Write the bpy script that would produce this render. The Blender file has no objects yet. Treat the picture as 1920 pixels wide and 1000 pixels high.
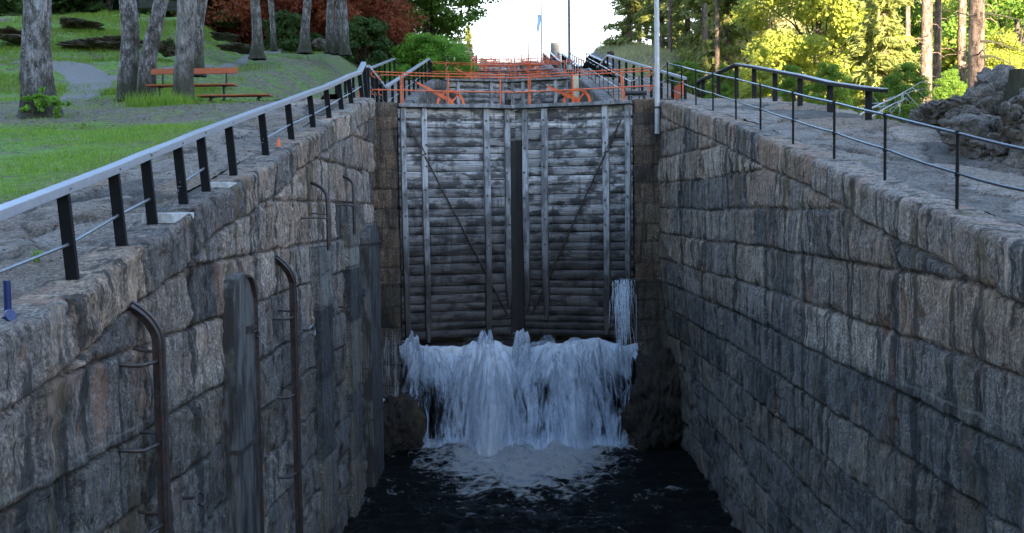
import bpy, math, random
import numpy as np
from mathutils import Vector, Matrix

rnd = random.Random(7)
RG = np.random.default_rng(11)
SC = bpy.context.scene
COL = SC.collection

# ------------------------------------------------------------------ camera
FPX = 1900.0                       # focal length in pixels of a 1920 wide frame
cam_d = bpy.data.cameras.new('camera')
cam_d.lens = FPX / 1920 * 36
cam_d.sensor_width = 36
cam_d.clip_start = 0.1
cam_d.clip_end = 3000
cam = bpy.data.objects.new('camera', cam_d)
COL.objects.link(cam)
CM = (Matrix.Rotation(math.radians(.29), 4, 'Z') @ Matrix.Rotation(math.radians(90 - 3.31), 4, 'X')
      @ Matrix.Rotation(math.radians(-.8), 4, 'Z'))
cam.matrix_world = CM
SC.camera = cam

# ------------------------------------------------------------------ sky, sun, exposure
SUN_EL, SUN_AZ = math.radians(6.5), math.radians(178)      # azimuth clockwise from +Y
w = bpy.data.worlds.new('World')
SC.world = w
w.use_nodes = True
nt = w.node_tree
sky = nt.nodes.new('ShaderNodeTexSky')
sky.sky_type = 'NISHITA'
sky.sun_disc = False
sky.sun_elevation = SUN_EL
sky.sun_rotation = SUN_AZ
sky.air_density = 1.0
sky.dust_density = 1.2
sky.ozone_density = 3.4
bg = nt.nodes['Background']
bg.inputs[1].default_value = 0.15
# thin bright evening haze low over the horizon, clear blue above
tcw = nt.nodes.new('ShaderNodeTexCoord'); spw = nt.nodes.new('ShaderNodeSeparateXYZ'); mrw = nt.nodes.new('ShaderNodeMapRange'); mxw = nt.nodes.new('ShaderNodeMix')
mxw.data_type = 'RGBA'; mrw.interpolation_type = 'SMOOTHSTEP'
nt.links.new(tcw.outputs['Generated'], spw.inputs[0]); nt.links.new(spw.outputs[2], mrw.inputs[0])
for i_, v_ in enumerate((.08, .42, 1, .16)): mrw.inputs[i_ + 1].default_value = v_
nt.links.new(mrw.outputs[0], mxw.inputs[0]); nt.links.new(sky.outputs[0], mxw.inputs[6]); mxw.inputs[7].default_value = (1.9, 1.88, 1.8, 1)
nt.links.new(mxw.outputs[2], bg.inputs[0])
sun_d = bpy.data.lights.new('sun', 'SUN')
sun_d.energy = 4.0
sun_d.angle = math.radians(.6)
sun_d.color = (1.0, .82, .56)
sun = bpy.data.objects.new('sun', sun_d)
COL.objects.link(sun)
sdir = Vector((math.sin(SUN_AZ) * math.cos(SUN_EL), math.cos(SUN_AZ) * math.cos(SUN_EL), math.sin(SUN_EL)))
sun.rotation_euler = sdir.to_track_quat('Z', 'Y').to_euler()
SC.view_settings.view_transform = 'Standard'
SC.view_settings.look = 'None'
SC.view_settings.gamma = 1
SC.view_settings.exposure = 3.3

# ------------------------------------------------------------------ helpers
def WY(px, py, Y):
    d = CM.to_3x3() @ Vector(((px - 960) / FPX, (500 - py) / FPX, -1))
    return d * (Y / d.y)

def WX(px, py, X):
    d = CM.to_3x3() @ Vector(((px - 960) / FPX, (500 - py) / FPX, -1))
    return d * (X / d.x)

def link(o, parent=None):
    COL.objects.link(o)
    if parent is not None:
        o.parent = parent
    return o

def tag(o, label=None, cat=None, group=None, kind=None):
    if label: o['label'] = label
    if cat: o['category'] = cat
    if group: o['group'] = group
    if kind: o['kind'] = kind
    return o

def empty(name, loc=(0, 0, 0), rz=0.0):
    o = bpy.data.objects.new(name, None)
    o.empty_display_size = .2
    o.location = loc
    o.rotation_euler = (0, 0, rz)
    return link(o)

def copy_tree(o, parent=None, skip=()):
    c = o.copy()
    COL.objects.link(c)
    if parent is not None:
        c.parent = parent
    for ch in list(o.children):
        if not ch.name.startswith(skip or '~'): copy_tree(ch, c, skip)
    return c

def npmesh(name, V, F, mat=None, parent=None, smooth=True, attrs=None, loc=None):
    """V (n,3), F (m,k) arrays with equal k."""
    V = np.asarray(V, np.float32)
    F = np.asarray(F, np.int32)
    me = bpy.data.meshes.new(name)
    k = F.shape[1]
    me.vertices.add(len(V)); me.vertices.foreach_set('co', V.ravel())
    me.loops.add(F.size); me.loops.foreach_set('vertex_index', F.ravel())
    me.polygons.add(len(F)); me.polygons.foreach_set('loop_start', np.arange(0, F.size, k, dtype=np.int32))
    me.update(calc_edges=True)
    me.validate()
    if smooth:
        me.polygons.foreach_set('use_smooth', np.ones(len(me.polygons), bool))
    for an, av in (attrs or {}).items():
        a = me.attributes.new(an, 'FLOAT', 'POINT')
        a.data.foreach_set('value', np.asarray(av, np.float32).ravel())
    if mat: me.materials.append(mat)
    o = bpy.data.objects.new(name, me)
    if loc is not None: o.location = loc
    return link(o, parent)

class MB:
    def __init__(s): s.v = []; s.f = []; s.sm = []
    def add(s, vs, fs, smooth=False):
        b = len(s.v)
        s.v += [tuple(v) for v in vs]
        s.f += [tuple(i + b for i in f) for f in fs]
        s.sm += [smooth] * len(fs)
        return s
    def box(s, c, d, M=None):
        x, y, z = d[0] / 2, d[1] / 2, d[2] / 2
        vs = [Vector((a * x, b * y, e * z)) for a in (-1, 1) for b in (-1, 1) for e in (-1, 1)]
        if M is not None: vs = [M @ v for v in vs]
        c = Vector(c)
        return s.add([v + c for v in vs], [(0, 1, 3, 2), (4, 6, 7, 5), (0, 4, 5, 1), (2, 3, 7, 6), (0, 2, 6, 4), (1, 5, 7, 3)])
    def bar(s, p0, p1, w, h, up=(0, 0, 1)):
        p0, p1 = Vector(p0), Vector(p1)
        t = (p1 - p0).normalized(); up = Vector(up)
        r = t.cross(up)
        if r.length < 1e-4: r = t.cross(Vector((0, 1, 0)))
        r.normalize(); u = r.cross(t)
        vs = [p + r * a * w / 2 + u * b * h / 2 for p in (p0, p1) for a, b in ((-1, -1), (1, -1), (1, 1), (-1, 1))]
        return s.add(vs, [(0, 3, 2, 1), (4, 5, 6, 7), (0, 1, 5, 4), (1, 2, 6, 5), (2, 3, 7, 6), (3, 0, 4, 7)])
    def poly_bar(s, pts, w, h, up=(0, 0, 1)):
        P = [Vector(p) for p in pts]; up = Vector(up); rings = []
        for i, p in enumerate(P):
            t = ((P[min(i + 1, len(P) - 1)] - P[max(i - 1, 0)])).normalized()
            r = t.cross(up).normalized(); u = r.cross(t)
            rings.append([p + r * a * w / 2 + u * b * h / 2 for a, b in ((-1, -1), (1, -1), (1, 1), (-1, 1))])
        vs = [v for r in rings for v in r]; n = len(P); fs = [(0, 3, 2, 1), tuple(4 * (n - 1) + k for k in range(4))]
        for i in range(n - 1):
            for k in range(4):
                a, b = 4 * i + k, 4 * i + (k + 1) % 4
                fs.append((a, b, b + 4, a + 4))
        return s.add(vs, fs)
    def tube(s, pts, rad, n=8, cap=True):
        P = [Vector(p) for p in pts]
        R = rad if isinstance(rad, (list, tuple)) else [rad] * len(P)
        rings = []; ref = None
        for i, p in enumerate(P):
            t = (P[min(i + 1, len(P) - 1)] - P[max(i - 1, 0)]).normalized()
            if ref is None:
                ref = t.cross(Vector((0, 0, 1)))
                if ref.length < .05: ref = t.cross(Vector((0, 1, 0)))
            ref = (ref - t * ref.dot(t)).normalized(); b = t.cross(ref)
            rings.append([p + (ref * math.cos(2 * math.pi * k / n) + b * math.sin(2 * math.pi * k / n)) * R[i] for k in range(n)])
        vs = [v for r in rings for v in r]; fs = []
        for i in range(len(P) - 1):
            for k in range(n):
                a, b = i * n + k, i * n + (k + 1) % n
                fs.append((a, b, b + n, a + n))
        s.add(vs, fs, True)
        if cap:
            s.add(rings[0], [tuple(range(n))[::-1]]); s.add(rings[-1], [tuple(range(n))])
        return s
    def build(s, name, mat, parent=None, bevel=0, loc=None):
        me = bpy.data.meshes.new(name)
        me.from_pydata([tuple(v) for v in s.v], [], s.f)
        me.polygons.foreach_set('use_smooth', s.sm)
        me.materials.append(mat); me.update()
        o = link(bpy.data.objects.new(name, me), parent)
        if loc is not None: o.location = loc
        if bevel:
            b = o.modifiers.new('bevel', 'BEVEL'); b.width = bevel; b.segments = 2; b.limit_method = 'ANGLE'
        return o

# value noise
def _h(i, j, k, seed):
    n = (i * 374761393 + j * 668265263 + k * 1274126177 + seed * 974711) & 0xffffffff
    n = ((n ^ (n >> 13)) * 1274126177) & 0xffffffff
    return ((n ^ (n >> 16)) & 0xffff) / 65535.0
def vn(x, y, z=0, seed=0):
    x, y, z = np.broadcast_arrays(np.asarray(x, float), np.asarray(y, float), np.asarray(z, float))
    xi, yi, zi = np.floor(x).astype(np.int64), np.floor(y).astype(np.int64), np.floor(z).astype(np.int64)
    fx, fy, fz = x - xi, y - yi, z - zi
    fx, fy, fz = [f * f * (3 - 2 * f) for f in (fx, fy, fz)]
    r = 0
    for a in (0, 1):
        for b in (0, 1):
            for c in (0, 1):
                wt = (fx if a else 1 - fx) * (fy if b else 1 - fy) * (fz if c else 1 - fz)
                r = r + wt * _h(xi + a, yi + b, zi + c, seed)
    return r * 2 - 1
def fbm(x, y, z=0, o=4, seed=0):
    r = 0; a = 1; s = 0
    for k in range(o):
        r = r + a * vn(np.asarray(x) * 2 ** k, np.asarray(y) * 2 ** k, np.asarray(z) * 2 ** k, seed + k * 17); s += a; a *= .5
    return r / s
def sst(x, a, b):
    t = np.clip((x - a) / (b - a), 0, 1); return t * t * (3 - 2 * t)

# ------------------------------------------------------------------ materials
def mat(name):
    m = bpy.data.materials.new(name); m.use_nodes = True
    return m, m.node_tree, m.node_tree.nodes['Principled BSDF']
def N(nt, t, **kw):
    n = nt.nodes.new(t)
    for k, v in kw.items(): setattr(n, k, v)
    return n
def coords(nt, scale=(1, 1, 1), kind='Object'):
    tc = N(nt, 'ShaderNodeTexCoord'); mp = N(nt, 'ShaderNodeMapping')
    mp.inputs['Scale'].default_value = scale
    nt.links.new(tc.outputs[kind], mp.inputs[0]); return mp.outputs[0]
def noise(nt, vec, scale=5, detail=6, rough=.6, out='Fac', dist=0):
    n = N(nt, 'ShaderNodeTexNoise'); n.inputs['Scale'].default_value = scale
    n.inputs['Detail'].default_value = detail; n.inputs['Roughness'].default_value = rough
    n.inputs['Distortion'].default_value = dist
    nt.links.new(vec, n.inputs['Vector']); return n.outputs[out]
def ramp(nt, fac, stops):
    r = N(nt, 'ShaderNodeValToRGB'); cr = r.color_ramp
    while len(cr.elements) < len(stops): cr.elements.new(.5)
    for e, (p, c) in zip(cr.elements, stops):
        e.position = p; e.color = (*c, 1) if len(c) == 3 else c
    nt.links.new(fac, r.inputs[0]); return r.outputs[0]
def mix(nt, fac, a, b, mode='MIX'):
    m = N(nt, 'ShaderNodeMix', data_type='RGBA', blend_type=mode)
    for s, v in ((m.inputs[0], fac), (m.inputs[6], a), (m.inputs[7], b)):
        if isinstance(v, (int, float)): s.default_value = v
        elif isinstance(v, tuple): s.default_value = (*v, 1)
        else: nt.links.new(v, s)
    return m.outputs[2]
def math_(nt, op, a, b=0, clamp=False):
    m = N(nt, 'ShaderNodeMath', operation=op); m.use_clamp = clamp
    for s, v in ((m.inputs[0], a), (m.inputs[1], b)):
        if isinstance(v, (int, float)): s.default_value = v
        else: nt.links.new(v, s)
    return m.outputs[0]
def mrange(nt, v, a, b, c=0, d=1):
    m = N(nt, 'ShaderNodeMapRange'); m.clamp = True
    for i, x in enumerate((a, b, c, d)): m.inputs[i + 1].default_value = x
    nt.links.new(v, m.inputs[0]); return m.outputs[0]
def bump(nt, h, bsdf, st=.5, dist=.05):
    b = N(nt, 'ShaderNodeBump'); b.inputs['Strength'].default_value = st; b.inputs['Distance'].default_value = dist
    nt.links.new(h, b.inputs['Height']); nt.links.new(b.outputs[0], bsdf.inputs['Normal']); return b
def attr(nt, name):
    a = N(nt, 'ShaderNodeAttribute'); a.attribute_name = name; return a.outputs['Fac']
def sepz(nt, kind='Object'):
    tc = N(nt, 'ShaderNodeTexCoord'); s = N(nt, 'ShaderNodeSeparateXYZ'); nt.links.new(tc.outputs[kind], s.inputs[0]); return s.outputs

def granite(name, base=(.17, .165, .165), warm=(.2, .15, .125), dark=(.05, .05, .055), wet=True, lich=.575, streak=1.0, gain=1.0, bumpd=.09, dirt=None):
    m, nt, b = mat(name)
    ob = coords(nt); st = coords(nt, (7, 7, 1.0))
    g = lambda c: tuple(x * gain for x in c)
    n1 = noise(nt, ob, 1.1, 8, .65); n2 = noise(nt, st, 1.6, 6, .6); n3 = noise(nt, ob, 28, 5, .7); n4 = noise(nt, ob, 5, 6, .7)
    bl = attr(nt, 'blk')
    v = math_(nt, 'ADD', math_(nt, 'MULTIPLY', n1, .45), math_(nt, 'MULTIPLY', bl, .62))
    c = ramp(nt, v, [(.18, g(dark)), (.36, g(base)), (.52, g(tuple(x * 1.25 for x in base))), (.72, g(warm)), (.9, g(tuple(x * 1.5 for x in base)))])
    s = ramp(nt, n2, [(.34, (.35, .35, .38)), (.47, (.85, .85, .87)), (.6, (1, .97, .93)), (.68, (1.3, 1.25, 1.18))])
    c = mix(nt, .8 * streak, c, s, 'MULTIPLY')
    s2 = ramp(nt, n4, [(.3, (.62, .6, .6)), (.55, (1, 1, 1)), (.72, (1.4, 1.38, 1.35))])
    c = mix(nt, .7, c, s2, 'MULTIPLY')
    c = mix(nt, .85, c, ramp(nt, n3, [(.38, (.4, .4, .4)), (.5, (1, 1, 1)), (.6, (1.6, 1.57, 1.52))]), 'MULTIPLY')
    n6 = noise(nt, coords(nt, (1, 1, .4)), 60, 4, .7)
    c = mix(nt, .6, c, ramp(nt, n6, [(.4, (.5, .5, .5)), (.6, (1.45, 1.45, 1.45))]), 'MULTIPLY')
    # dark run-off stains and pinkish feldspar bands
    sv = coords(nt, (2.6, 2.6, .22)); s3 = noise(nt, sv, 1.5, 7, .62, dist=.3)
    c = mix(nt, math_(nt, 'MULTIPLY', mrange(nt, s3, .535, .575), .92 * min(1, streak)), c, g(tuple(x * .5 for x in dark)))
    s4 = noise(nt, coords(nt, (3.3, 3.3, .35)), 1.3, 6, .6)
    c = mix(nt, math_(nt, 'MULTIPLY', mrange(nt, s4, .56, .64), .6 * min(1, streak)), c, g(tuple(x * 1.7 for x in warm)))
    s5 = noise(nt, coords(nt, (9, 9, 1.1)), 2.5, 6, .7)
    c = mix(nt, .6 * min(1, streak + .3), c, ramp(nt, s5, [(.36, (.35, .34, .36)), (.5, (1, 1, 1)), (.66, (1.7, 1.65, 1.6))]), 'MULTIPLY')
    vo = N(nt, 'ShaderNodeTexVoronoi'); vo.feature = 'DISTANCE_TO_EDGE'; vo.inputs['Scale'].default_value = 2.1
    nt.links.new(mix(nt, .28, coords(nt, (1, 1, .7)), noise(nt, ob, 3, 5, .6, out='Color'), 'ADD'), vo.inputs['Vector'])
    crk = mrange(nt, vo.outputs['Distance'], 0, .03)
    c = mix(nt, .8, c, ramp(nt, bl, [(0, (.55, .57, .6)), (.35, (1.1, 1.05, 1.0)), (.6, (.8, .74, .68)), (1, (1.35, 1.3, 1.22))]), 'MULTIPLY')
    # pale lichen and lime flecks
    l1 = noise(nt, ob, 16, 8, .75); l2 = noise(nt, ob, 1.3, 3, .5)
    lf = math_(nt, 'MULTIPLY', mrange(nt, l1, lich, lich + .07), mrange(nt, l2, .48, .6))
    c = mix(nt, math_(nt, 'MULTIPLY', lf, .75), c, (.5, .51, .53))
    # mossy / rusty tints
    mo = noise(nt, coords(nt, (1.5, 1.5, .35)), 1.3, 5, .6)
    c = mix(nt, mrange(nt, mo, .57, .68, 0, .7), c, (.16, .12, .05))
    mo2 = noise(nt, coords(nt, (1.1, 1.1, .5)), 1.7, 6, .65)
    c = mix(nt, math_(nt, 'MULTIPLY', mrange(nt, mo2, .56, .66), .5 * min(1, streak)), c, g(tuple(x * y for x, y in zip(warm, (1.35, .95, .8)))))
    b.inputs['Roughness'].default_value = .75
    if wet:
        z = sepz(nt)[2]
        zz = math_(nt, 'ADD', z, math_(nt, 'MULTIPLY', noise(nt, ob, 1.5, 4, .6), .35))
        wetf = mrange(nt, zz, -1.75, -2.0)
        c = mix(nt, math_(nt, 'MULTIPLY', wetf, .75), c, mix(nt, .85, c, (.42, .49, .52), 'MULTIPLY'))
        zl = math_(nt, 'ABSOLUTE', math_(nt, 'ADD', z, 2.07))
        line = math_(nt, 'MULTIPLY', mrange(nt, zl, .022, .006), mrange(nt, noise(nt, ob, 3, 4, .6), .42, .6))
        c = mix(nt, math_(nt, 'MULTIPLY', line, .5), c, (.42, .42, .36))
        bare = math_(nt, 'MULTIPLY', mrange(nt, z, -3.6, -4.6), mrange(nt, noise(nt, ob, 2.2, 6, .7), .42, .6))
        c = mix(nt, math_(nt, 'MULTIPLY', bare, .55), c, (.3, .3, .3))
        nt.links.new(mrange(nt, wetf, 0, 1, .78, .5), b.inputs['Roughness'])
    if dirt:
        c = mix(nt, mrange(nt, noise(nt, ob, 1.4, 8, .72), .53, .62, 0, .85), c, dirt)
        c = mix(nt, mrange(nt, crk, .35, 0, 0, .6), c, tuple(x * .35 for x in dirt))
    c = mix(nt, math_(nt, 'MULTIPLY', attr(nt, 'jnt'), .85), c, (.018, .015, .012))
    nt.links.new(c, b.inputs['Base Color'])
    h = math_(nt, 'ADD', math_(nt, 'MULTIPLY', noise(nt, coords(nt, (4, 4, .8)), 2.2, 8, .72), 1.0), math_(nt, 'MULTIPLY', noise(nt, ob, 14, 8, .82), .9))
    h = math_(nt, 'ADD', h, math_(nt, 'MULTIPLY', crk, .22))
    bump(nt, h, b, 1.0, bumpd)
    return m

def simple(name, col, rough=.6, metal=0, nscale=30, var=.25, bst=.15, bdist=.004, rust=None, stretch=(1, 1, 1)):
    m, nt, b = mat(name)
    ob = coords(nt, stretch); n = noise(nt, ob, nscale, 5, .6)
    c = ramp(nt, n, [(.3, tuple(x * (1 - var) for x in col)), (.7, tuple(min(1, x * (1 + var)) for x in col))])
    if rust:
        c = mix(nt, mrange(nt, noise(nt, ob, 7, 8, .7), .52, .62), c, rust)
    nt.links.new(c, b.inputs['Base Color'])
    b.inputs['Roughness'].default_value = rough; b.inputs['Metallic'].default_value = metal
    bump(nt, n, b, bst, bdist)
    return m

M_wall = granite('granite_wall', base=(.26, .235, .215), warm=(.3, .23, .18), dark=(.085, .078, .072), gain=1.25)
M_pier = granite('granite_pier', base=(.15, .122, .098), warm=(.17, .12, .085), dark=(.05,.042,.035), lich=.68, streak=.6)
M_wall2 = granite('granite_upper', base=(.2, .2, .2), wet=False)
M_pave = granite('paving_stone', base=(.28, .25, .225), warm=(.31, .235, .175), dark=(.12, .11, .098), wet=False, lich=.57, streak=0, gain=1.12, bumpd=.13, dirt=(.1, .07, .05))
M_rock = granite('rock', base=(.24, .225, .21), warm=(.26, .2, .15), dark=(.08, .075, .07), wet=False, lich=.6, streak=.3, bumpd=.16, dirt=(.06, .05, .03), gain=.95)
M_moss = granite('mossy_rock', base=(.12, .11, .08), warm=(.13, .11, .06), dark=(.05, .05, .03), wet=False, lich=.62, streak=.2, bumpd=.14, dirt=(.06, .11, .025))
M_wrock = granite('wet_rock', gain=.5, base=(.08, .07, .06), warm=(.1, .07, .05), wet=False, lich=.8, streak=.3)
M_black = simple('black_steel', (.007, .0075, .01), .5, 0, 20, .3)
M_alu = simple('grey_rail', (.33, .345, .39), .4, .2, 14, .12, rust=None)
M_black.node_tree.nodes['Principled BSDF'].inputs['Specular IOR Level'].default_value = .15
M_rod = simple('steel_rod', (.25, .26, .28), .35, .7, 30, .2)
M_rust = simple('rusty_iron', (.06, .05, .05), .5, .4, 12, .5, .4, .01, rust=(.085, .048, .038))
M_orange = simple('orange_paint', (.72, .13, .03), .45, 0, 9, .12, rust=(.42, .07, .02))
M_blue = simple('blue_paint', (.003, .018, .11), .32, 0, 10, .15)
M_mast = simple('grey_mast', (.11, .115, .13), .5, .2, 6, .15)
M_pole = simple('galvanised_pole', (.42, .44, .47), .45, .3, 6, .15)
M_benchw = simple('orange_board', (.38, .095, .03), .6, 0, 8, .25, stretch=(.3, 3, 3))
M_conc = simple('pale_stone', (.42, .43, .43), .8, 0, 14, .25, .5, .02)
M_dark = simple('dark_iron', (.02, .02, .022), .5, .2, 20, .3)
M_white = simple('white_wall_paint', (.75, .76, .78), .7, 0, 6, .06)
M_chain = simple('chain_steel', (.14, .14, .15), .4, .8, 30, .2)

def wood(name, lo, hi, ax='x', stain=1.0, zdark=None):
    m, nt, b = mat(name)
    sc = {'x': (.7, 18, 18), 'z': (18, 18, .7)}[ax]
    ob = coords(nt); g = coords(nt, sc)
    gr = noise(nt, g, 1.6, 8, .7); big = noise(nt, coords(nt, (1.3, 3, 3) if ax == 'x' else (3, 3, 1.0)), 1.3, 6, .65)
    pl = attr(nt, 'blk')
    c = ramp(nt, gr, [(.28, tuple(x * .45 for x in lo)), (.42, lo), (.62, hi)])
    c = mix(nt, .55, c, ramp(nt, pl, [(0, (.3, .29, .28)), (.5, (.9, .9, .9)), (1, (1.7, 1.7, 1.7))]), 'MULTIPLY')
    st = mrange(nt, big, .47, .56)
    c = mix(nt, math_(nt, 'MULTIPLY', st, .8 * stain), c, tuple(x * .16 for x in lo))
    strk = mrange(nt, noise(nt, coords(nt, (5, 5, .5)), 1.5, 5, .6), .55, .66)
    c = mix(nt, math_(nt, 'MULTIPLY', strk, .6 * stain), c, tuple(x * .22 for x in lo))
    if zdark:
        z = math_(nt, 'ADD', sepz(nt)[2], math_(nt, 'MULTIPLY', noise(nt, coords(nt, (2, 2, .5)), 1.5, 5, .6), 3.0))
        wetf = mrange(nt, z, zdark[0] + 1.5, zdark[1] + 1.5)
        c = mix(nt, math_(nt, 'MULTIPLY', wetf, .9), c, mix(nt, 1.0, c, (.07, .05, .036), 'MULTIPLY'))
    nt.links.new(c, b.inputs['Base Color']); b.inputs['Roughness'].default_value = .7
    bump(nt, gr, b, .5, .006)
    return m
M_gwood = wood('weathered_plank', (.25, .245, .25), (.56, .55, .55), 'x', 1.1, (1.6, -1.6))
M_gpost = wood('weathered_post', (.28, .29, .31), (.44, .44, .45), 'z', .8, (0.4, -2.2))
M_shade_wood = wood('recess_shade_wood', (.012, .011, .01), (.026, .023, .02), 'z', .8)  # near black: shade of the mitre recess and plank gaps put into the colour
M_fender = wood('fender_wood', (.07, .065, .06), (.16, .15, .14), 'z', 1.0, (-1.0, -3.0))
M_fconc = granite('fender_stone', base=(.23, .23, .215), warm=(.24, .23, .2), lich=.7, streak=.5)
M_lit_timber = wood('lit_timber', (.5, .42, .3), (.7, .62, .45), 'z', .2)  # sunlight put into the pale colour

def bark(name, base, light, moss=.5, red=None):
    m, nt, b = mat(name)
    ob = coords(nt, (1, 1, .35)); n = noise(nt, ob, 9, 8, .7); n2 = noise(nt, coords(nt), 1.6, 5, .6); n3 = noise(nt, coords(nt, (1, 1, .6)), 26, 6, .75)
    c = ramp(nt, n, [(.36, tuple(x * .22 for x in base)), (.48, base), (.6, light)])
    c = mix(nt, .8, c, ramp(nt, noise(nt, coords(nt, (1, 1, .5)), 4.5, 7, .7), [(.38, (.3, .28, .27)), (.55, (1, 1, 1)), (.68, (1.5, 1.5, 1.55))]), 'MULTIPLY')
    c = mix(nt, mrange(nt, n3, .56, .62, 0, .85), c, tuple(min(1, x * 1.35) for x in light))
    if moss: c = mix(nt, mrange(nt, n2, .5, .64, 0, moss), c, (.035, .03, .016))
    zf = math_(nt, 'ADD', sepz(nt)[2], math_(nt, 'MULTIPLY', n2, -1.6))
    if moss: c = mix(nt, mrange(nt, zf, .5, -.5, 0, .85), c, (.03, .03, .014))
    if red:
        z = sepz(nt)[2]; c = mix(nt, mrange(nt, z, red[0], red[1], 0, .8), c, red[2])
    nt.links.new(c, b.inputs['Base Color']); b.inputs['Roughness'].default_value = .9
    bump(nt, math_(nt, 'ADD', n, math_(nt, 'MULTIPLY', n3, .4)), b, 1, .06)
    return m
M_bark = bark('maple_bark', (.13, .12, .12), (.34, .33, .345), .9)
M_pbark = bark('pine_bark', (.16, .11, .09), (.26, .19, .15), 0)
M_dbark = bark('dark_bark', (.05, .045, .04), (.12, .1, .09), .3)

def leafm(name, c1, c2, tr, trf=.45, rough=.6):
    m, nt, b = mat(name)
    oi = attr(nt, 'blk'); n = noise(nt, coords(nt), .9, 3, .6)
    v = math_(nt, 'ADD', math_(nt, 'MULTIPLY', oi, .6), math_(nt, 'MULTIPLY', n, .4))
    c = ramp(nt, v, [(.2, c1), (.8, c2)])
    nt.links.new(c, b.inputs['Base Color']); b.inputs['Roughness'].default_value = rough
    b.inputs['Specular IOR Level'].default_value = .25
    t = N(nt, 'ShaderNodeBsdfTranslucent'); nt.links.new(mix(nt, .6, c, tr), t.inputs[0])
    mx = N(nt, 'ShaderNodeMixShader'); mx.inputs[0].default_value = trf
    out = nt.nodes['Material Output']
    nt.links.new(b.outputs[0], mx.inputs[1]); nt.links.new(t.outputs[0], mx.inputs[2]); nt.links.new(mx.outputs[0], out.inputs[0])
    return m
L_lime = leafm('lime_leaf', (.2, .26, .04), (.46, .48, .1), (.52, .55, .1), .5)
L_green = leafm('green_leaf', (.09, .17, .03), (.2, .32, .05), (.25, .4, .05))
L_spruce = leafm('spruce_needle', (.14, .18, .05), (.36, .38, .12), (.36, .38, .1), .45)
L_pine = leafm('pine_needle', (.05, .09, .045), (.14, .18, .07), (.12, .16, .05), .3)
L_copper = leafm('copper_leaf', (.04, .018, .018), (.3, .09, .045), (.7, .2, .06), .45)
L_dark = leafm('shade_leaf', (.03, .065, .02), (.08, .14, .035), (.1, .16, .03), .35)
L_weep = leafm('maple_leaf', (.1, .22, .03), (.22, .42, .06), (.28, .5, .06), .45)
L_pale = leafm('pale_leaf', (.28, .28, .14), (.48, .46, .24), (.5, .48, .22), .45)
L_hill = leafm('hill_grass', (.09, .15, .02), (.22, .33, .045), (.24, .36, .04), .4)
L_grass = leafm('grass_blade', (.08, .17, .02), (.27, .42, .055), (.3, .48, .05), .4)

# ------------------------------------------------------------------ ground levels
LP = np.array([(-40, -5.5), (2, -2.0), (7.27, -.93), (8.8, -.67), (9.6, -.46), (10.5, -.28), (11.5, -.07), (12.56, .15), (13.8, .38), (15.65, .75),
               (17.4, 1.1), (22.35, 2.05), (26.35, 2.87), (28, 3.05), (34, 3.08), (52, 6.55), (58, 6.85), (77, 10.4), (83, 10.7), (102, 14.2), (108, 14.5), (127, 18), (133, 18.4), (400, 18.4)])
RP = np.array([(-40, -4), (2, -1.4), (8.9, -.39), (10, -.24), (11.3, -.04), (12.55, .16), (14.5, .53), (18, 1.12), (20.6, 1.61), (27, 2.66), (29.4, 3.05),
               (34, 3.1), (52, 6.55), (58, 6.85), (77, 10.4), (83, 10.7), (102, 14.2), (108, 14.5), (127, 18), (133, 18.4), (400, 18.4)])
def zL(Y): return np.interp(Y, LP[:, 0], LP[:, 1])
def zR(Y): return np.interp(Y, RP[:, 0], RP[:, 1])
HY = [20, 25, 29, 33, 37, 43, 50, 60, 90]
HX = [0, 230, 350, 470, 600, 700, 780]
HT = np.array([[238, 192, 181, 160, 120, 65, 26, 17, 10],
               [238, 194, 179, 158, 130, 70, 21, 16, 10],
               [238, 195, 181, 160, 136, 85, 34, 28, 22],
               [238, 196, 184, 170, 141, 112, 94, 90, 86],
               [238, 196, 188, 177, 150, 115, 97, 95, 92],
               [238, 196, 191, 182, 160, 128, 112, 112, 112],
               [238, 196, 194, 190, 172, 150, 140, 135, 125]], float)
def gL(X, Y):
    X = np.asarray(X, float); Y = np.asarray(Y, float)
    base = zL(Y)
    Yc = np.clip(Y, 20, 90); px = 968 + X / np.maximum(Y, 1) * 1900
    px = np.clip(px, 0, 780)
    fy = np.interp(Yc, HY, np.arange(len(HY))); fx = np.interp(px, HX, np.arange(len(HX)))
    iy = np.clip(fy.astype(int), 0, len(HY) - 2); ix = np.clip(fx.astype(int), 0, len(HX) - 2)
    ty = fy - iy; tx = fx - ix; tx = tx * tx * (3 - 2 * tx)
    yp = (HT[ix, iy] * (1 - tx) * (1 - ty) + HT[ix + 1, iy] * tx * (1 - ty) + HT[ix, iy + 1] * (1 - tx) * ty + HT[ix + 1, iy + 1] * tx * ty)
    hz = (390 - yp) / 1900 * np.clip(Y, 20, 95)
    wgt = sst(-X, 6.6, 9.5) * sst(Y, 20, 25)
    wgt = wgt * (1 - .0 * Y)
    z = base * (1 - wgt) + hz * wgt
    z = z + .12 * fbm(X * .35, Y * .35, 0, 3, 5) * sst(-X, 6.5, 8.5)
    z = z + .35 * fbm(X * .3, Y * .5, 0, 3, 9) * sst(-X, 9, 13) * sst(Y, 33, 38)
    return z
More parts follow.
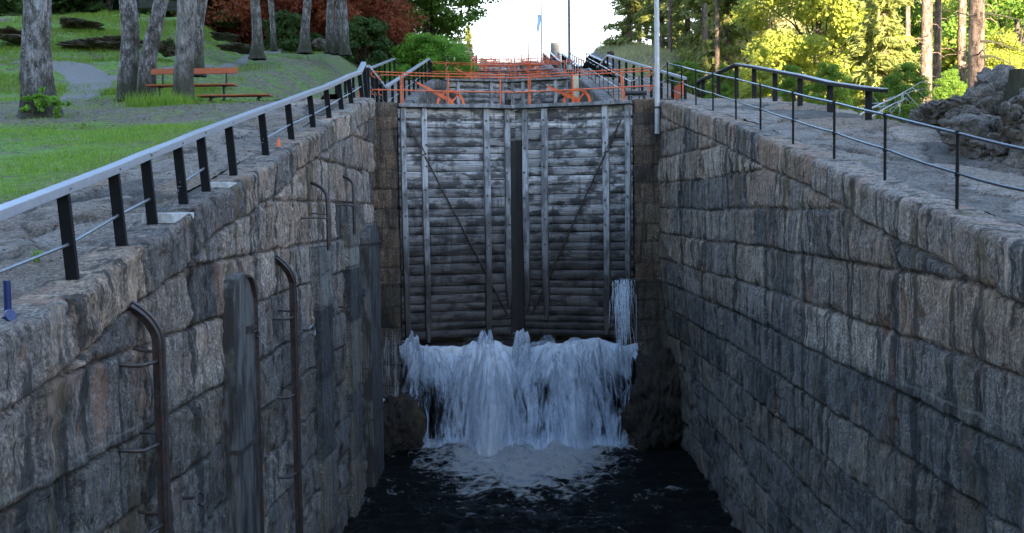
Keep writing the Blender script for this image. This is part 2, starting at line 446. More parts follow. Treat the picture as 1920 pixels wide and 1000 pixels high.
def gR(X, Y):
    X = np.asarray(X, float); Y = np.asarray(Y, float)
    near = zR(Y) - .12
    side = sst(X, 7.0, 11.0)
    low = np.minimum(zR(Y), 3.4) - .9 + .02 * (X - 8)
    z = near * (1 - side) + low * side
    m = np.exp(-(((X - 8.5) / 5.5) ** 2)) * sst(Y, 50, 62) * (1 - sst(Y, 78, 95))
    z = z * (1 - m) + (zR(Y) + 1.7) * m
    z = z + sst(Y, 30, 120) * sst(X, 16, 50) * 4
    return z + .15 * fbm(X * .4, Y * .4, 0, 3, 3) * sst(X, 7.6, 9)

def grid_faces(nu, nv):
    i = np.arange(nu - 1)[:, None]; j = np.arange(nv - 1)[None]
    a = i * nv + j
    return np.stack([a, a + 1, a + nv + 1, a + nv], -1).reshape(-1, 4)

# ------------------------------------------------------------------ masonry walls
def masonry(name, plan, top, zbot, m, du=.06, dv=.06, courses=(.5, .66), blen=(.7, 1.7), amp=1.0, seed=1, wrap=.6, cap=.5, u0=0, flip=False, xlow=None, parent=None):
    """plan: polyline in XY; outward normal to the right of travel unless flip. top: f(X,Y)->z"""
    P = np.array(plan, float); seg = np.hypot(*np.diff(P, axis=0).T); S = np.r_[0, np.cumsum(seg)]
    nu = max(int(S[-1] / du), 2) + 1; u = np.linspace(0, S[-1], nu)
    px = np.interp(u, S, P[:, 0]); py = np.interp(u, S, P[:, 1])
    tx = np.gradient(px, u); ty = np.gradient(py, u); L = np.hypot(tx, ty); nx, ny = ty / L, -tx / L
    if flip: nx, ny = -nx, -ny
    zt = top(px, py); H = (zt - zbot).max(); nv = int(H / dv) + 1
    t = np.linspace(0, 1, nv)
    U = np.repeat(u[:, None], nv, 1); Z = zbot + t[None] * (zt[:, None] - zbot)
    rg = np.random.default_rng(seed)
    cb = [zbot - 1.0]
    while cb[-1] < zt.max() + 2: cb.append(cb[-1] + rg.uniform(*courses))
    cb = np.array(cb)
    Zw = Z + .035 * fbm(U * .3, Z * .2, 0, 2, seed) + .012 * vn(U * 1.7, Z * .2, 0, seed + 3)
    s = zt[:, None] - Z + .06 * vn(U * .6, 0, 0, seed + 5)
    iscap = s < cap
    ci = np.clip(np.searchsorted(cb, Zw) - 1, 0, len(cb) - 2)
    dvv = np.minimum(Zw - cb[ci], cb[ci + 1] - Zw)
    dcap = np.abs(s - cap)
    dvv = np.where(iscap, np.minimum(dcap, .3), np.minimum(dvv, dcap))
    ci = np.where(iscap, 200, ci)
    dh = np.full(Z.shape, 9.); blk = np.zeros(Z.shape); off = np.zeros(Z.shape); tilt = np.zeros(Z.shape)
    for c in np.unique(ci):
        r2 = np.random.default_rng(seed * 1000 + int(c))
        lo, hi = (1.2, 2.2) if c == 200 else blen
        j = [-r2.uniform(0, hi)]
        while j[-1] < S[-1] + hi: j.append(j[-1] + r2.uniform(lo, hi))
        j = np.array(j); mk = ci == c
        Uw = U[mk] + .035 * vn(Z[mk] * 3 + c * 7, U[mk] * .4, 0, seed + 8)
        bi = np.clip(np.searchsorted(j, Uw) - 1, 0, len(j) - 2)
        dh[mk] = np.minimum(Uw - j[bi], j[bi + 1] - Uw)
        rv = r2.random((len(j), 3))
        blk[mk] = rv[bi, 0]; off[mk] = rv[bi, 1] - .5; tilt[mk] = (rv[bi, 2] - .5) * (Uw - (j[bi] + j[bi + 1]) / 2)
    e = np.minimum(dvv, dh)
    gap = .02 + .012 * vn(U * 3, Z * 3, 0, seed + 2)
    d = -.055 * np.exp(-(e / gap) ** 2) + .01 * (1 - np.exp(-e / .04)) + .045 * off + .05 * tilt
    rough = .025 * fbm(U * 1.6, Z * 1.6, 0, 5, seed + 20) + .022 * fbm(U * 5, Z * .6, 0, 4, seed + 30) + .035 * fbm(U * 6, Z * 6, 0, 4, seed + 40)
    rough = rough + .05 * (np.abs(fbm(U * 2.2, Z * 1.4, 0, 4, seed + 70)) - .15) * (1 + sst(-Z, 2.5, 4.5))
    ridge = -.03 * np.clip(1 - np.abs(vn(U * 2.3 + .3 * vn(U, Z * 2, 0, 4), Z * .35, 0, seed + 50)) / .12, 0, 1)
    chip = -.05 * sst(vn(U * 2.6, Z * 2.6, 0, seed + 61), .45, .6) * sst(-e, -.16, -.02)
    facet = .03 * (np.floor(vn(U * 1.4 + .4 * vn(U * 3, Z * 3, 0, 7), Z * 1.1, 0, seed + 63) * 3) / 3)
    d = (d + rough + ridge + chip + facet) * amp
    topf = sst(zt[:, None] - Z, 0, .05)
    d = d - .03 * (1 - topf)
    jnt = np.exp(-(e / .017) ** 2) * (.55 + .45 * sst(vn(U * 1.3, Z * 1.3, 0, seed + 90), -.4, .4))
    ex = np.zeros(Z.shape) if xlow is None else xlow(U, Z)
    X = px[:, None] + nx[:, None] * (d - ex); Y = py[:, None] + ny[:, None] * (d - ex); ZZ = Z + .0 * d
    V = np.stack([X, Y, ZZ], -1)
    nw = 0
    if wrap:
        k = np.array([.06, .14, .24, .36, .48, .6]) / .6 * wrap
        uu = np.repeat(u[:, None], len(k), 1)
        X2 = px[:, None] - nx[:, None] * k[None]; Y2 = py[:, None] - ny[:, None] * k[None]
        jn = np.minimum(dh[:, -1], .5)[:, None]
        Z2 = zt[:, None] + .012 + .02 * fbm(uu * 1.5, k[None] * 3, 0, 4, seed + 60) - .03 * np.exp(-(jn / .03) ** 2) + .025 * off[:, -1:]
        Z2[:, -1] -= .12
        V = np.concatenate([V, np.stack([X2, Y2, Z2], -1)], 1); nw = len(k)
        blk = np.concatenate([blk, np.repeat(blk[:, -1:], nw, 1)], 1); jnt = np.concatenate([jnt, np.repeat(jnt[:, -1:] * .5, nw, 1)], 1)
    F = grid_faces(nu, nv + nw)
    if not flip: F = F[:, ::-1]
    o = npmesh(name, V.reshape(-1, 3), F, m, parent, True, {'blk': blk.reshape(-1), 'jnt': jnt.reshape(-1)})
    return o

XL, XR = -3.75, 4.45
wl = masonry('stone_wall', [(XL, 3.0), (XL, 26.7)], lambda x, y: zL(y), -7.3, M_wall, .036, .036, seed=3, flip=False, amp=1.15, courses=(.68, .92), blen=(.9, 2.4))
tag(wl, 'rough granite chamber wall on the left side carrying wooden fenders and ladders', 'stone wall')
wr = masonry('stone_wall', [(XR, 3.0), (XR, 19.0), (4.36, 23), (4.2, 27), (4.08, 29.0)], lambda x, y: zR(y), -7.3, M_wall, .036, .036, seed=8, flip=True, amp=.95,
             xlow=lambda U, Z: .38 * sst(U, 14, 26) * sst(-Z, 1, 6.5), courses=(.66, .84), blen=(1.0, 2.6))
tag(wr, 'long dark granite chamber wall on the right below the thin rod railing', 'stone wall')

def boxy_top(name, x0, x1, y0, y1, z, m, seed):
    n = 14; x = np.linspace(x0, x1, n); y = np.linspace(y0, y1, 30); X, Y = np.meshgrid(x, y, indexing='ij')
    Z = z + .03 * fbm(X * 2, Y * 2, 0, 4, seed)
    return X, Y, Z
# piers that hold the gate of the near chamber
for sgn, xa, xb, lab in ((-1, -4.6, -3.36, 'brown squared stone pier on the left of the wooden gates, wet and mossy low down'),
                         (1, 3.36, 4.5, 'brown squared stone pier on the right of the wooden gates beside the tall pole')):
    pl = [(-4.6, 26.75), (-4.6, 28.85), (-3.36, 28.85), (-3.36, 29.9)] if sgn < 0 else [(3.36, 29.9), (3.36, 28.95), (4.5, 28.95)]
    p = masonry('gate_pier', pl, lambda x, y: np.full_like(x, 3.03), -7.3, M_pier, .04, .04, courses=(.5, .6), blen=(.7, 1.2), amp=.5, seed=20 + sgn, wrap=.5, cap=.38)
    tag(p, lab, 'stone pier')

# upper chambers: two walls each and their pavements
CX = -.4
def upwall(k, sgn):
    y0, y1 = (29.6 + 25 * k, 54 + 25 * k)
    xw0 = (-3.3 if sgn < 0 else 3.3) + (0 if k == 0 else CX); xw = sgn * 3.5 + CX
    xe = sgn * 3.3 + CX
    if k == 0: xw = -3.95 if sgn < 0 else 3.3
    plan = [(xw0, y0), (xw0, y0 + 1.2), (xw, y0 + 2.2), (xw, y1 - 3), (xe, y1 - 1), (xe, y1)]
    f = zL if sgn < 0 else zR
    o = masonry('stone_wall', plan, lambda x, y: f(y) + .02, float(f(y0)) - 3, M_wall2, .12 + .06 * k, .12 + .06 * k, seed=40 + k * 2 + (sgn > 0), flip=sgn > 0, wrap=.6, amp=.8)
    side = 'left' if sgn < 0 else 'right'
    nth = ['second', 'third', 'fourth', 'fifth'][k]
    tag(o, f'grey stone wall on the {side} of the {nth} chamber up the staircase of locks', 'stone wall', 'walls of the upper lock chambers')
for k in range(4):
    for s in (-1, 1): upwall(k, s)

# ------------------------------------------------------------------ pavements
def voro(X, Y, pts):
    P = np.stack([X.ravel(), Y.ravel()], -1); f1 = np.empty(len(P)); f2 = np.empty(len(P)); idx = np.empty(len(P), int)
    for a in range(0, len(P), 4000):
        q = P[a:a + 4000]; d = np.hypot(q[:, None, 0] - pts[None, :, 0], q[:, None, 1] - pts[None, :, 1])
        pr = np.argpartition(d, 2, 1)[:, :2]; dd = np.take_along_axis(d, pr, 1); o = dd.argsort(1)
        pr = np.take_along_axis(pr, o, 1); dd = np.take_along_axis(dd, o, 1)
        f1[a:a + 4000] = dd[:, 0]; f2[a:a + 4000] = dd[:, 1]; idx[a:a + 4000] = pr[:, 0]
    return f1.reshape(X.shape), f2.reshape(X.shape), idx.reshape(X.shape)
def pavement(name, xi, xo, y0, y1, f, seed, dx=.07, dy=.07, cell=1.0, lab=None):
    nx = int(abs(xo(0 * 1. + y0) - xi(y0)) / dx) + 2; ny = int((y1 - y0) / dy) + 1
    y = np.linspace(y0, y1, ny); t = np.linspace(0, 1, nx)
    Y = np.repeat(y[:, None], nx, 1); X = xi(Y) + (xo(Y) - xi(Y)) * t[None]
    rg = np.random.default_rng(seed); wdt = abs(X.max() - X.min()); npt = int((y1 - y0) * wdt / cell / cell) + 4
    pts = np.stack([rg.uniform(X.min() - 1, X.max() + 1, npt), rg.uniform(y0 - 1, y1 + 1, npt)], -1)
    Xw = X + .12 * fbm(X * 2, Y * 2, 0, 2, seed); Yw = Y + .12 * fbm(X * 2, Y * 2, 0, 2, seed + 9)
    sc = np.array([1, .75]); f1, f2, ii = voro(Xw * sc[0], Yw * sc[1], pts * sc)
    e = f2 - f1; rv = rg.random((npt, 3)) - .5
    Z = f(Y) + .05 * rv[ii, 0] + .08 * rv[ii, 1] * (X - pts[ii, 0]) - .06 * np.exp(-(e / .045) ** 2) + .05 * fbm(X * 1.5, Y * 1.5, 0, 5, seed + 4) \
        + .012 * np.clip(1 - np.abs(vn(X * 1.3 + vn(X * .7, Y * 2) * .7, Y * 3)) / .2, 0, 1)
    Z[:, -1] -= .35
    F = grid_faces(ny, nx)
    if xo(y0) > xi(y0): F = F[:, ::-1]
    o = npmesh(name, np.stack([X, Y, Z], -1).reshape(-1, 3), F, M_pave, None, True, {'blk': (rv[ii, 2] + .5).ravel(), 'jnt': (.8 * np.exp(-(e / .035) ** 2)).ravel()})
    tag(o, lab, kind='structure'); return o
wob = lambda Y, s: .3 * vn(np.asarray(Y, float) * .45, 0, 0, s) + .12 * vn(np.asarray(Y, float) * 1.6, 0, 0, s)
pavement('pavement', lambda Y: XL - .5 + 0 * np.asarray(Y, float), lambda Y: -5.95 + wob(Y, 2) + 0 * Y, 4, 27.5, zL, 5)
pavement('pavement', lambda Y: XR + .5 - .38 * sst(np.asarray(Y, float), 19, 29), lambda Y: 7.75 + wob(Y, 4) + 1.4 * sst(-np.asarray(Y, float), -19, -14), 4, 31.2, zR, 6, cell=1.25)
for k in range(4):
    pavement('pavement', lambda Y: -4.4 + (0 if k == 0 else CX) + 0 * Y, lambda Y: -6.9 + 0 * Y, 27.4 + 25 * k, 52.5 + 25 * k, zL, 15 + k, .3, .2)
    pavement('pavement', lambda Y: 3.85 + (0 if k == 0 else CX) + 0 * Y, lambda Y: (7.4 if k == 0 else 6.2) + 0 * Y, 31 + 25 * k, 56 + 25 * k, zR, 25 + k, .3, .2)
# landing beside the piers
pavement('pavement', lambda Y: 3.75 + 0 * Y, lambda Y: 5.2 + 0 * Y, 29.1, 31.5, lambda y: zR(y) - .02, 33, .1, .1)

# ------------------------------------------------------------------ terrain
def ground_mat():
    m, nt, b = mat('grass_ground')
    ob = coords(nt); s = sepz(nt); X, Y = s[0], s[1]
    n = noise(nt, ob, .5, 6, .65); n2 = noise(nt, ob, 6, 6, .7); n3 = noise(nt, coords(nt, (1, 2.2, 1)), .8, 5, .65)
    gr = ramp(nt, n2, [(.3, (.05, .1, .02)), (.5, (.13, .24, .035)), (.7, (.2, .32, .05))])
    di = ramp(nt, n2, [(.3, (.07, .055, .045)), (.55, (.19, .155, .13)), (.75, (.34, .28, .24))])
    band = math_(nt, 'MULTIPLY', mrange(nt, Y, 21, 23.5), mrange(nt, Y, 31, 28.5))
    near = mrange(nt, X, -7.2, -6.2)
    f1 = mrange(nt, math_(nt, 'ADD', n3, math_(nt, 'MULTIPLY', band, .2)), .53, .6)
    slope = math_(nt, 'MULTIPLY', math_(nt, 'MULTIPLY', mrange(nt, X, -14, -10), mrange(nt, Y, 33, 36)), mrange(nt, n3, .42, .5))
    f = math_(nt, 'MAXIMUM', f1, math_(nt, 'MULTIPLY', slope, .75))
    f = math_(nt, 'MAXIMUM', f, math_(nt, 'MULTIPLY', near, mrange(nt, n, .4, .5)))
    c = mix(nt, f, gr, di)
    nt.links.new(c, b.inputs['Base Color']); b.inputs['Roughness'].default_value = .95
    bump(nt, math_(nt, 'ADD', n2, n), b, 1, .12)
    return m
M_ground = ground_mat()
def ground_patch(name, xs, ys, f, drop=None):
    X, Y = np.meshgrid(xs, ys, indexing='ij'); Z = f(X, Y)
    F = grid_faces(len(xs), len(ys))
    o = npmesh(name, np.stack([X, Y, Z], -1).reshape(-1, 3), F[:, ::-1], M_ground, None, True); return tag(o, kind='structure')
ysn = np.r_[np.arange(-60, 4, 4.), np.arange(4, 62, .3), np.arange(62, 140, 2.), np.arange(140, 400, 20.)]
ground_patch('lawn', np.r_[np.arange(-160, -40, 8.), np.arange(-40, -24, .8), np.arange(-24, -5.3, .3), [-5.3, -5.0]], ysn,
             lambda X, Y: gL(X, Y) - .03 - .25 * sst(X, -5.6, -5.1))
ground_patch('forest_floor', np.r_[[5.6, 5.9], np.arange(6.2, 20, .4), np.arange(20, 60, 2.), np.arange(60, 241, 12.)], ysn,
             lambda X, Y: gR(X, Y) - .25 * (1 - sst(X, 5.6, 6.2)))
# land and water at the top of the staircase and the big base sheet to the horizon
mb = MB(); mb.box((0, 900, 17.9), (1800, 1530, .2)); o = mb.build('upper_land', M_ground); tag(o, kind='structure')
mb = MB(); mb.box((0, 0, -8.2), (4000, 4000, .4)); o = mb.build('ground', M_ground); tag(o, kind='structure')

# gravel path over the hill on the left
def strip(name, pts, wds, f, m, dz=.03, n=90, cross=9):
    P = np.array(pts, float); S = np.r_[0, np.cumsum(np.hypot(*np.diff(P, axis=0).T))]; u = np.linspace(0, S[-1], n)
    x = np.interp(u, S, P[:, 0]); y = np.interp(u, S, P[:, 1]); k = np.ones(9) / 9
    xp = np.convolve(np.pad(x, 4, 'edge'), k, 'valid'); yp = np.convolve(np.pad(y, 4, 'edge'), k, 'valid')
    wd = np.interp(u, S, wds); tx, ty = np.gradient(xp), np.gradient(yp); L = np.hypot(tx, ty)
    c = np.linspace(-1, 1, cross)
    wv = wd[:, None] * (1 + .12 * vn(u[:, None] * 1.3, c[None] * 2, 0, 3))
    X = xp[:, None] - (ty / L)[:, None] * c[None] * wv; Y = yp[:, None] + (tx / L)[:, None] * c[None] * wv
    Z = f(X, Y) + dz - .12 * np.abs(c[None]) ** 6 - .15 * np.clip(1 - np.minimum(u, S[-1] - u) / .5, 0, 1)[:, None]
    return npmesh(name, np.stack([X, Y, Z], -1).reshape(-1, 3), grid_faces(n, cross)[:, ::-1], m)
M_gravel = simple('gravel', (.2, .195, .19), .95, 0, 60, .35, .8, .02)
pa = [(-13.6, 27.6), (-13.3, 30), (-14.2, 34), (-15.0, 37), (-16, 39)]
o = strip('path', [(-12.7, 29.5), (-13.5, 32), (-14.7, 35.5), (-16, 37.5), (-19, 38.5)], [.5, .75, .85, .8, .6], gL, M_gravel, .03); tag(o, kind='structure')
o = strip('path', [(-15, 36.2), (-13.4, 37.3), (-12.2, 38.5), (-11.6, 41), (-11.9, 45), (-12.3, 49), (-12, 56)], [.3, .32, .3, .3, .3, .3, .3], gL, M_gravel, .03); tag(o, kind='structure')

# unseen ridge added behind the camera, shaped to keep the sun off the lock
def ridge():
    xs = np.r_[np.arange(-110, 4, 3.), np.arange(4, 22, .8), np.arange(22, 231, 4.)]; ts = np.linspace(0, 1, 14)
    X, T = np.meshgrid(xs, ts, indexing='ij')
    Hh = 6 + 41 * (1 - sst(X + 2.0 * vn(T * 6, X * .1, 0, 8), 10.5, 14)) + 2.2 * fbm(X * .05, 0, 0, 3, 77) + 4 * fbm(X * .35, T * 2, 0, 3, 78) * (T > .2)
    Y = -38 - 24 * T + 3 * fbm(X * .2, T * 5, 0, 3, 79); Z = -6 + (Hh + 6) * np.sin(T * math.pi / 2)
    o = npmesh('shade_ridge', np.stack([X, Y, Z], -1).reshape(-1, 3), grid_faces(len(xs), len(ts)), M_ground, None, False)
    tag(o, kind='structure')
ridge()

# ------------------------------------------------------------------ pool water and foam
def water_mat():
    m, nt, b = mat('pool_water')
    ob = coords(nt); fo = attr(nt, 'foam')
    warp = mix(nt, .5, coords(nt, (1, 1.5, 1)), noise(nt, coords(nt, (1, 1.5, 1)), 1.4, 4, .6, out='Color'), 'ADD')
    n = noise(nt, warp, 1.5, 10, .74, dist=.6)
    vo = N(nt, 'ShaderNodeTexVoronoi'); vo.feature = 'DISTANCE_TO_EDGE'; vo.inputs['Scale'].default_value = 2.6
    nt.links.new(warp, vo.inputs['Vector'])
    lace = mrange(nt, vo.outputs['Distance'], .16, .0)
    v = math_(nt, 'ADD', fo, math_(nt, 'ADD', math_(nt, 'MULTIPLY', math_(nt, 'SUBTRACT', n, .5), 3.2), math_(nt, 'MULTIPLY', lace, .25)))
    ff = mrange(nt, v, .5, .95)
    fcol = ramp(nt, noise(nt, warp, 3.2, 9, .75), [(.34, (.36, .44, .54)), (.43, (.75, .83, .92)), (.53, (.97, .99, 1.0))])
    c = mix(nt, ff, (.016, .02, .022), fcol)
    nt.links.new(c, b.inputs['Base Color']); nt.links.new(mrange(nt, ff, 0, 1, .06, .7), b.inputs['Roughness'])
    b.inputs['IOR'].default_value = 1.33
    n2 = noise(nt, coords(nt, (1, 2.0, 1)), 3.0, 9, .74, dist=1.0)
    bump(nt, math_(nt, 'ADD', n2, math_(nt, 'MULTIPLY', ff, .25)), b, 1.0, .8)
    return m
def pool():
    xs = np.arange(-5, 5.3, .045); ys = np.r_[np.arange(3, 14, .3), np.arange(14, 29.4, .045)]; X, Y = np.meshgrid(xs, ys, indexing='ij')
    r = np.hypot((X - .1) / 1.1, (Y - 28.3) / 2.2)
    foam = 1.3 * np.exp(-(np.maximum(r - .95, 0) / 1.3) ** 2)
    foam = np.maximum(foam, 1.0 * sst(Y, 27.5, 28.3) * (1 - sst(np.abs(X - .1), 3.1, 3.9)))
    foam = np.maximum(foam, .7 * np.exp(-((X + 3.75) / .25) ** 2) * sst(Y, 27.6, 28.2))
    amp = .085 + .17 * np.exp(-(r / 2.2) ** 2)
    Z = -6.75 + amp * fbm(X * 1.6 + .5 * vn(X, Y), Y * 2.6, 0, 5, 5) * 1.5 + .10 * np.exp(-(r / .9) ** 2)
    Z = Z + .03 * (.5 - np.abs(fbm(X * 2.5, Y * 4, 0, 3, 8)))
    o = npmesh('water', np.stack([X, Y, Z], -1).reshape(-1, 3), grid_faces(len(xs), len(ys))[:, ::-1], water_mat(), None, True, {'foam': foam.ravel()})
    tag(o, kind='structure')
pool()
for k in range(4):
    mb = MB(); mb.box((CX, 42 + 25 * k, 2.0 + 3.85 * k), (9, 22.5, .05)); o = mb.build('water', bpy.data.materials['pool_water']); tag(o, kind='structure')
# sill under the gates
def sill():
    xs = np.linspace(-3.4, 3.4, 110); ts = np.linspace(0, 1, 50); X, T = np.meshgrid(xs, ts, indexing='ij')
    Y = 28.95 + .1 * fbm(X * 1.3, T * 3, 0, 4, 4); Z = -7.2 + 3.25 * T
    V = np.stack([X, Y, Z], -1)
    top = np.stack([xs, np.full_like(xs, 30.4), np.full_like(xs, -3.95)], -1)[:, None]
    V = np.concatenate([V, top], 1)
    npm = npmesh('stone_sill', V.reshape(-1, 3), grid_faces(110, 51)[:, ::-1], M_wrock, None, True)
    tag(npm, 'dark wet stone sill under the gates behind the falling water', 'stone sill')
sill()

# ------------------------------------------------------------------ waterfall
def fall_mat(name, thr, dens, wdt=.22):
    m, nt, b = mat(name)
    a = attr(nt, 'su'); t = attr(nt, 'st'); cb = N(nt, 'ShaderNodeCombineXYZ')
    nt.links.new(math_(nt, 'MULTIPLY', a, 3.6), cb.inputs[0]); nt.links.new(math_(nt, 'MULTIPLY', t, 1.3), cb.inputs[1])
    n = noise(nt, cb.outputs[0], 1.8, 10, .74, dist=.9)
    cb2 = N(nt, 'ShaderNodeCombineXYZ'); nt.links.new(math_(nt, 'MULTIPLY', a, 13.0), cb2.inputs[0]); nt.links.new(math_(nt, 'MULTIPLY', t, 2.2), cb2.inputs[1])
    n2 = noise(nt, cb2.outputs[0], 1.2, 6, .65, dist=.5)
    cov = attr(nt, 'cov')
    v = math_(nt, 'ADD', math_(nt, 'ADD', math_(nt, 'MULTIPLY', n, 1.35), math_(nt, 'MULTIPLY', n2, .55)), cov)
    al = mrange(nt, v, thr, thr + wdt)
    nt.links.new(math_(nt, 'MULTIPLY', al, dens), b.inputs['Alpha'])
    c = mix(nt, mrange(nt, v, thr, thr + .75), (.55, .7, .92), (.93, .97, 1.0))
    nt.links.new(c, b.inputs['Base Color']); b.inputs['Roughness'].default_value = .6
    bump(nt, math_(nt, 'ADD', n, math_(nt, 'MULTIPLY', n2, .4)), b, .9, .12)
    return m
FM = [fall_mat('fall_body', .84, .96), fall_mat('fall_veil', 1.02, .85, .3), fall_mat('fall_fan', .9, .85, .5)]
M_spray = simple('spray', (.72, .82, .94), .6, 0, 5, .05)
fall_root = empty('waterfall', (0, 28.9, -6.75)); tag(fall_root, kind='structure')
OFF = np.array((0, 28.9, -6.75))
def throw(u):
    return .55 + .75 * np.exp(-((u + .85) / .7) ** 2) + .55 * np.exp(-((u - 1.3) / .9) ** 2) + .15 * np.sin(u * 5)
def lipz(u, l=0):
    return .2 * fbm(u * 1.1, l, 0, 3, 3) + .25 * np.exp(-((u + .95) / .35) ** 2) + .22 * np.exp(-((u + 3.1) / .35) ** 2) + .22 * np.exp(-((u - 2.3) / .6) ** 2) + .12 * np.exp(-((u + 2.2) / .5) ** 2)
def fall(layer, dy, dz, mt, seed):
    us = np.linspace(-3.35, 3.4, 260); ts = np.linspace(0, 1, 100); Ug, T = np.meshgrid(us, ts, indexing='ij')
    th = throw(Ug) + dy + .3 * fbm(Ug * 1.6, layer, 0, 3, seed + 40)
    lip = lipz(Ug, layer)
    Y = 28.95 - th * T ** .7 + .3 * fbm(Ug * 1.9, T * 1.5, layer, 4, seed + 1) * sst(T, 0, .25)
    Z = -4.05 + dz + (lip + .16) * np.sin(np.clip(T / .4, 0, 1) * math.pi) - 2.78 * T ** 1.6 + .09 * fbm(Ug * 3, T * 4, layer, 4, seed + 3)
    X = Ug + .12 * fbm(Ug, T * 2, layer, 3, seed + 5)
    cov = .16 + .12 * fbm(Ug * 1.4, T * 1.3, layer, 3, seed + 60) + .5 * np.exp(-((Ug + .75) / .55) ** 2) - .16 * np.exp(-((Ug + 2.4) / .5) ** 2) * sst(T, .3, .7) + .18 * np.exp(-((Ug - 1.6) / .8) ** 2)
    cov = cov + .34 * (1 - sst(T, .12, .5)) + .3 * sst(T, .88, 1) - .14 * sst(T, .3, .7)
    cov = cov - .6 * sst(np.abs(Ug + .0), 3.05, 3.35) * sst(T, .1, .4) - .45 * np.exp(-((Ug - 2.75) / .22) ** 2) * np.exp(-((T - .5) / .16) ** 2)
    npmesh('water_sheet', np.stack([X, Y, Z], -1).reshape(-1, 3) - OFF, grid_faces(260, 100)[:, ::-1], mt, fall_root, True,
           {'su': Ug.ravel() + seed, 'st': T.ravel() * 2, 'cov': cov.ravel()})
fall(0, -.1, -.05, FM[0], 1); fall(1, .16, .06, FM[1], 5)
def fan(x0, y0, z0, sp, vz, vy, phi0, phi1, tmax, seed, cov0=.1, mt=None):
    """water thrown up and outwards from one gap under the gate, spreading like a fan"""
    ph = np.radians(np.linspace(phi0, phi1, 120)); ts = np.linspace(0, 1, 70); P, T = np.meshgrid(ph, ts, indexing='ij')
    s_ = sp * (1 + .3 * fbm(P * 4, 0, 0, 4, seed)); t = T * tmax
    X = x0 + np.sin(P) * s_ * t + .06 * fbm(P * 5, T * 4, 0, 4, seed + 2) * T; Y = y0 - vy * (.4 + np.cos(P)) * t + .18 * fbm(P * 4, T * 2.5, 0, 4, seed + 3) * T
    Z = z0 + vz * (1 + .22 * fbm(P * 3.5, 1, 0, 3, seed + 4)) * np.cos(P * .7) * t - 4.9 * t * t + .05 * fbm(P * 9, T * 6, 0, 3, seed + 5)
    Z = np.maximum(Z, -6.8)
    cov = cov0 - .55 * sst(T, .35, 1) - .5 * sst(np.abs(P - ph.mean()) / (ph[-1] - ph[0]) * 2, .75, 1) + .25 * (1 - sst(T, 0, .3))
    npmesh('water_sheet', np.stack([X, Y, Z], -1).reshape(-1, 3) - OFF, grid_faces(120, 70)[:, ::-1], mt or FM[2], fall_root, True,
           {'su': (P * 1.2).ravel() + seed * 3.3, 'st': (T * 2.2).ravel(), 'cov': cov.ravel()})
fan(-.95, 28.75, -4.25, 1.6, 3.2, .95, -75, 72, .98, 3, .5); fan(-.75, 28.7, -4.3, 1.1, 2.4, 1.3, -60, 80, .95, 4, .5)
fan(-.9, 28.7, -4.2, .7, 3.6, .6, -70, 70, .95, 12, .35)
fan(1.2, 28.75, -4.3, 2.0, 2.9, .8, -70, 80, .92, 5, .45); fan(2.2, 28.75, -4.25, 1.2, 3.0, .7, -80, 70, .95, 6, .5)
fan(1.7, 28.72, -4.25, 1.4, 3.3, .5, -75, 75, .9, 16, .25)
fan(-2.5, 28.75, -4.3, 1.2, 2.9, .6, -80, 80, .92, 7, .42); fan(-3.0, 28.7, -4.3, .6, 3.9, .4, -50, 80, .98, 8, .35); fan(-2.9, 28.7, -4.3, .8, 3.2, .6, -60, 80, .92, 14, .4)
fan(.12, 28.75, -4.2, .5, 4.0, .3, -80, 80, .9, 9, .5); fan(.3, 28.75, -4.3, 1.0, 2.7, .6, -80, 80, .9, 17, .3)
fan(1.1, 28.8, -4.1, 2.2, 2.9, .3, -80, -5, .68, 10, .15); fan(1.3, 28.8, -4.1, 2.4, 2.6, .3, 10, 80, .68, 11, .15)
fan(2.9, 28.7, -4.3, .5, 3.0, .5, -80, 60, .9, 15, .4)
def ribbons(P0, V0, tend, wd, name, mt, g=9.8, seg=7, parent=None, off=OFF):
    n = len(P0); t = np.linspace(0, 1, seg)[None] * tend[:, None]
    P = P0[:, None] + V0[:, None] * t[..., None]; P[..., 2] -= .5 * g * t ** 2
    w_ = wd[:, None] * np.sin(np.linspace(.12, 1, seg) * math.pi * .92)[None] + .001
    A = P.copy(); B = P.copy(); A[..., 0] -= w_ / 2; B[..., 0] += w_ / 2
    V = np.stack([A, B], 2).reshape(n * seg * 2, 3) - np.array(off)
    base = (np.arange(n) * seg * 2)[:, None] + np.arange(seg - 1)[None] * 2
    F = np.stack([base, base + 1, base + 3, base + 2], -1).reshape(-1, 4)
    return npmesh(name, V, F, mt, parent, True)
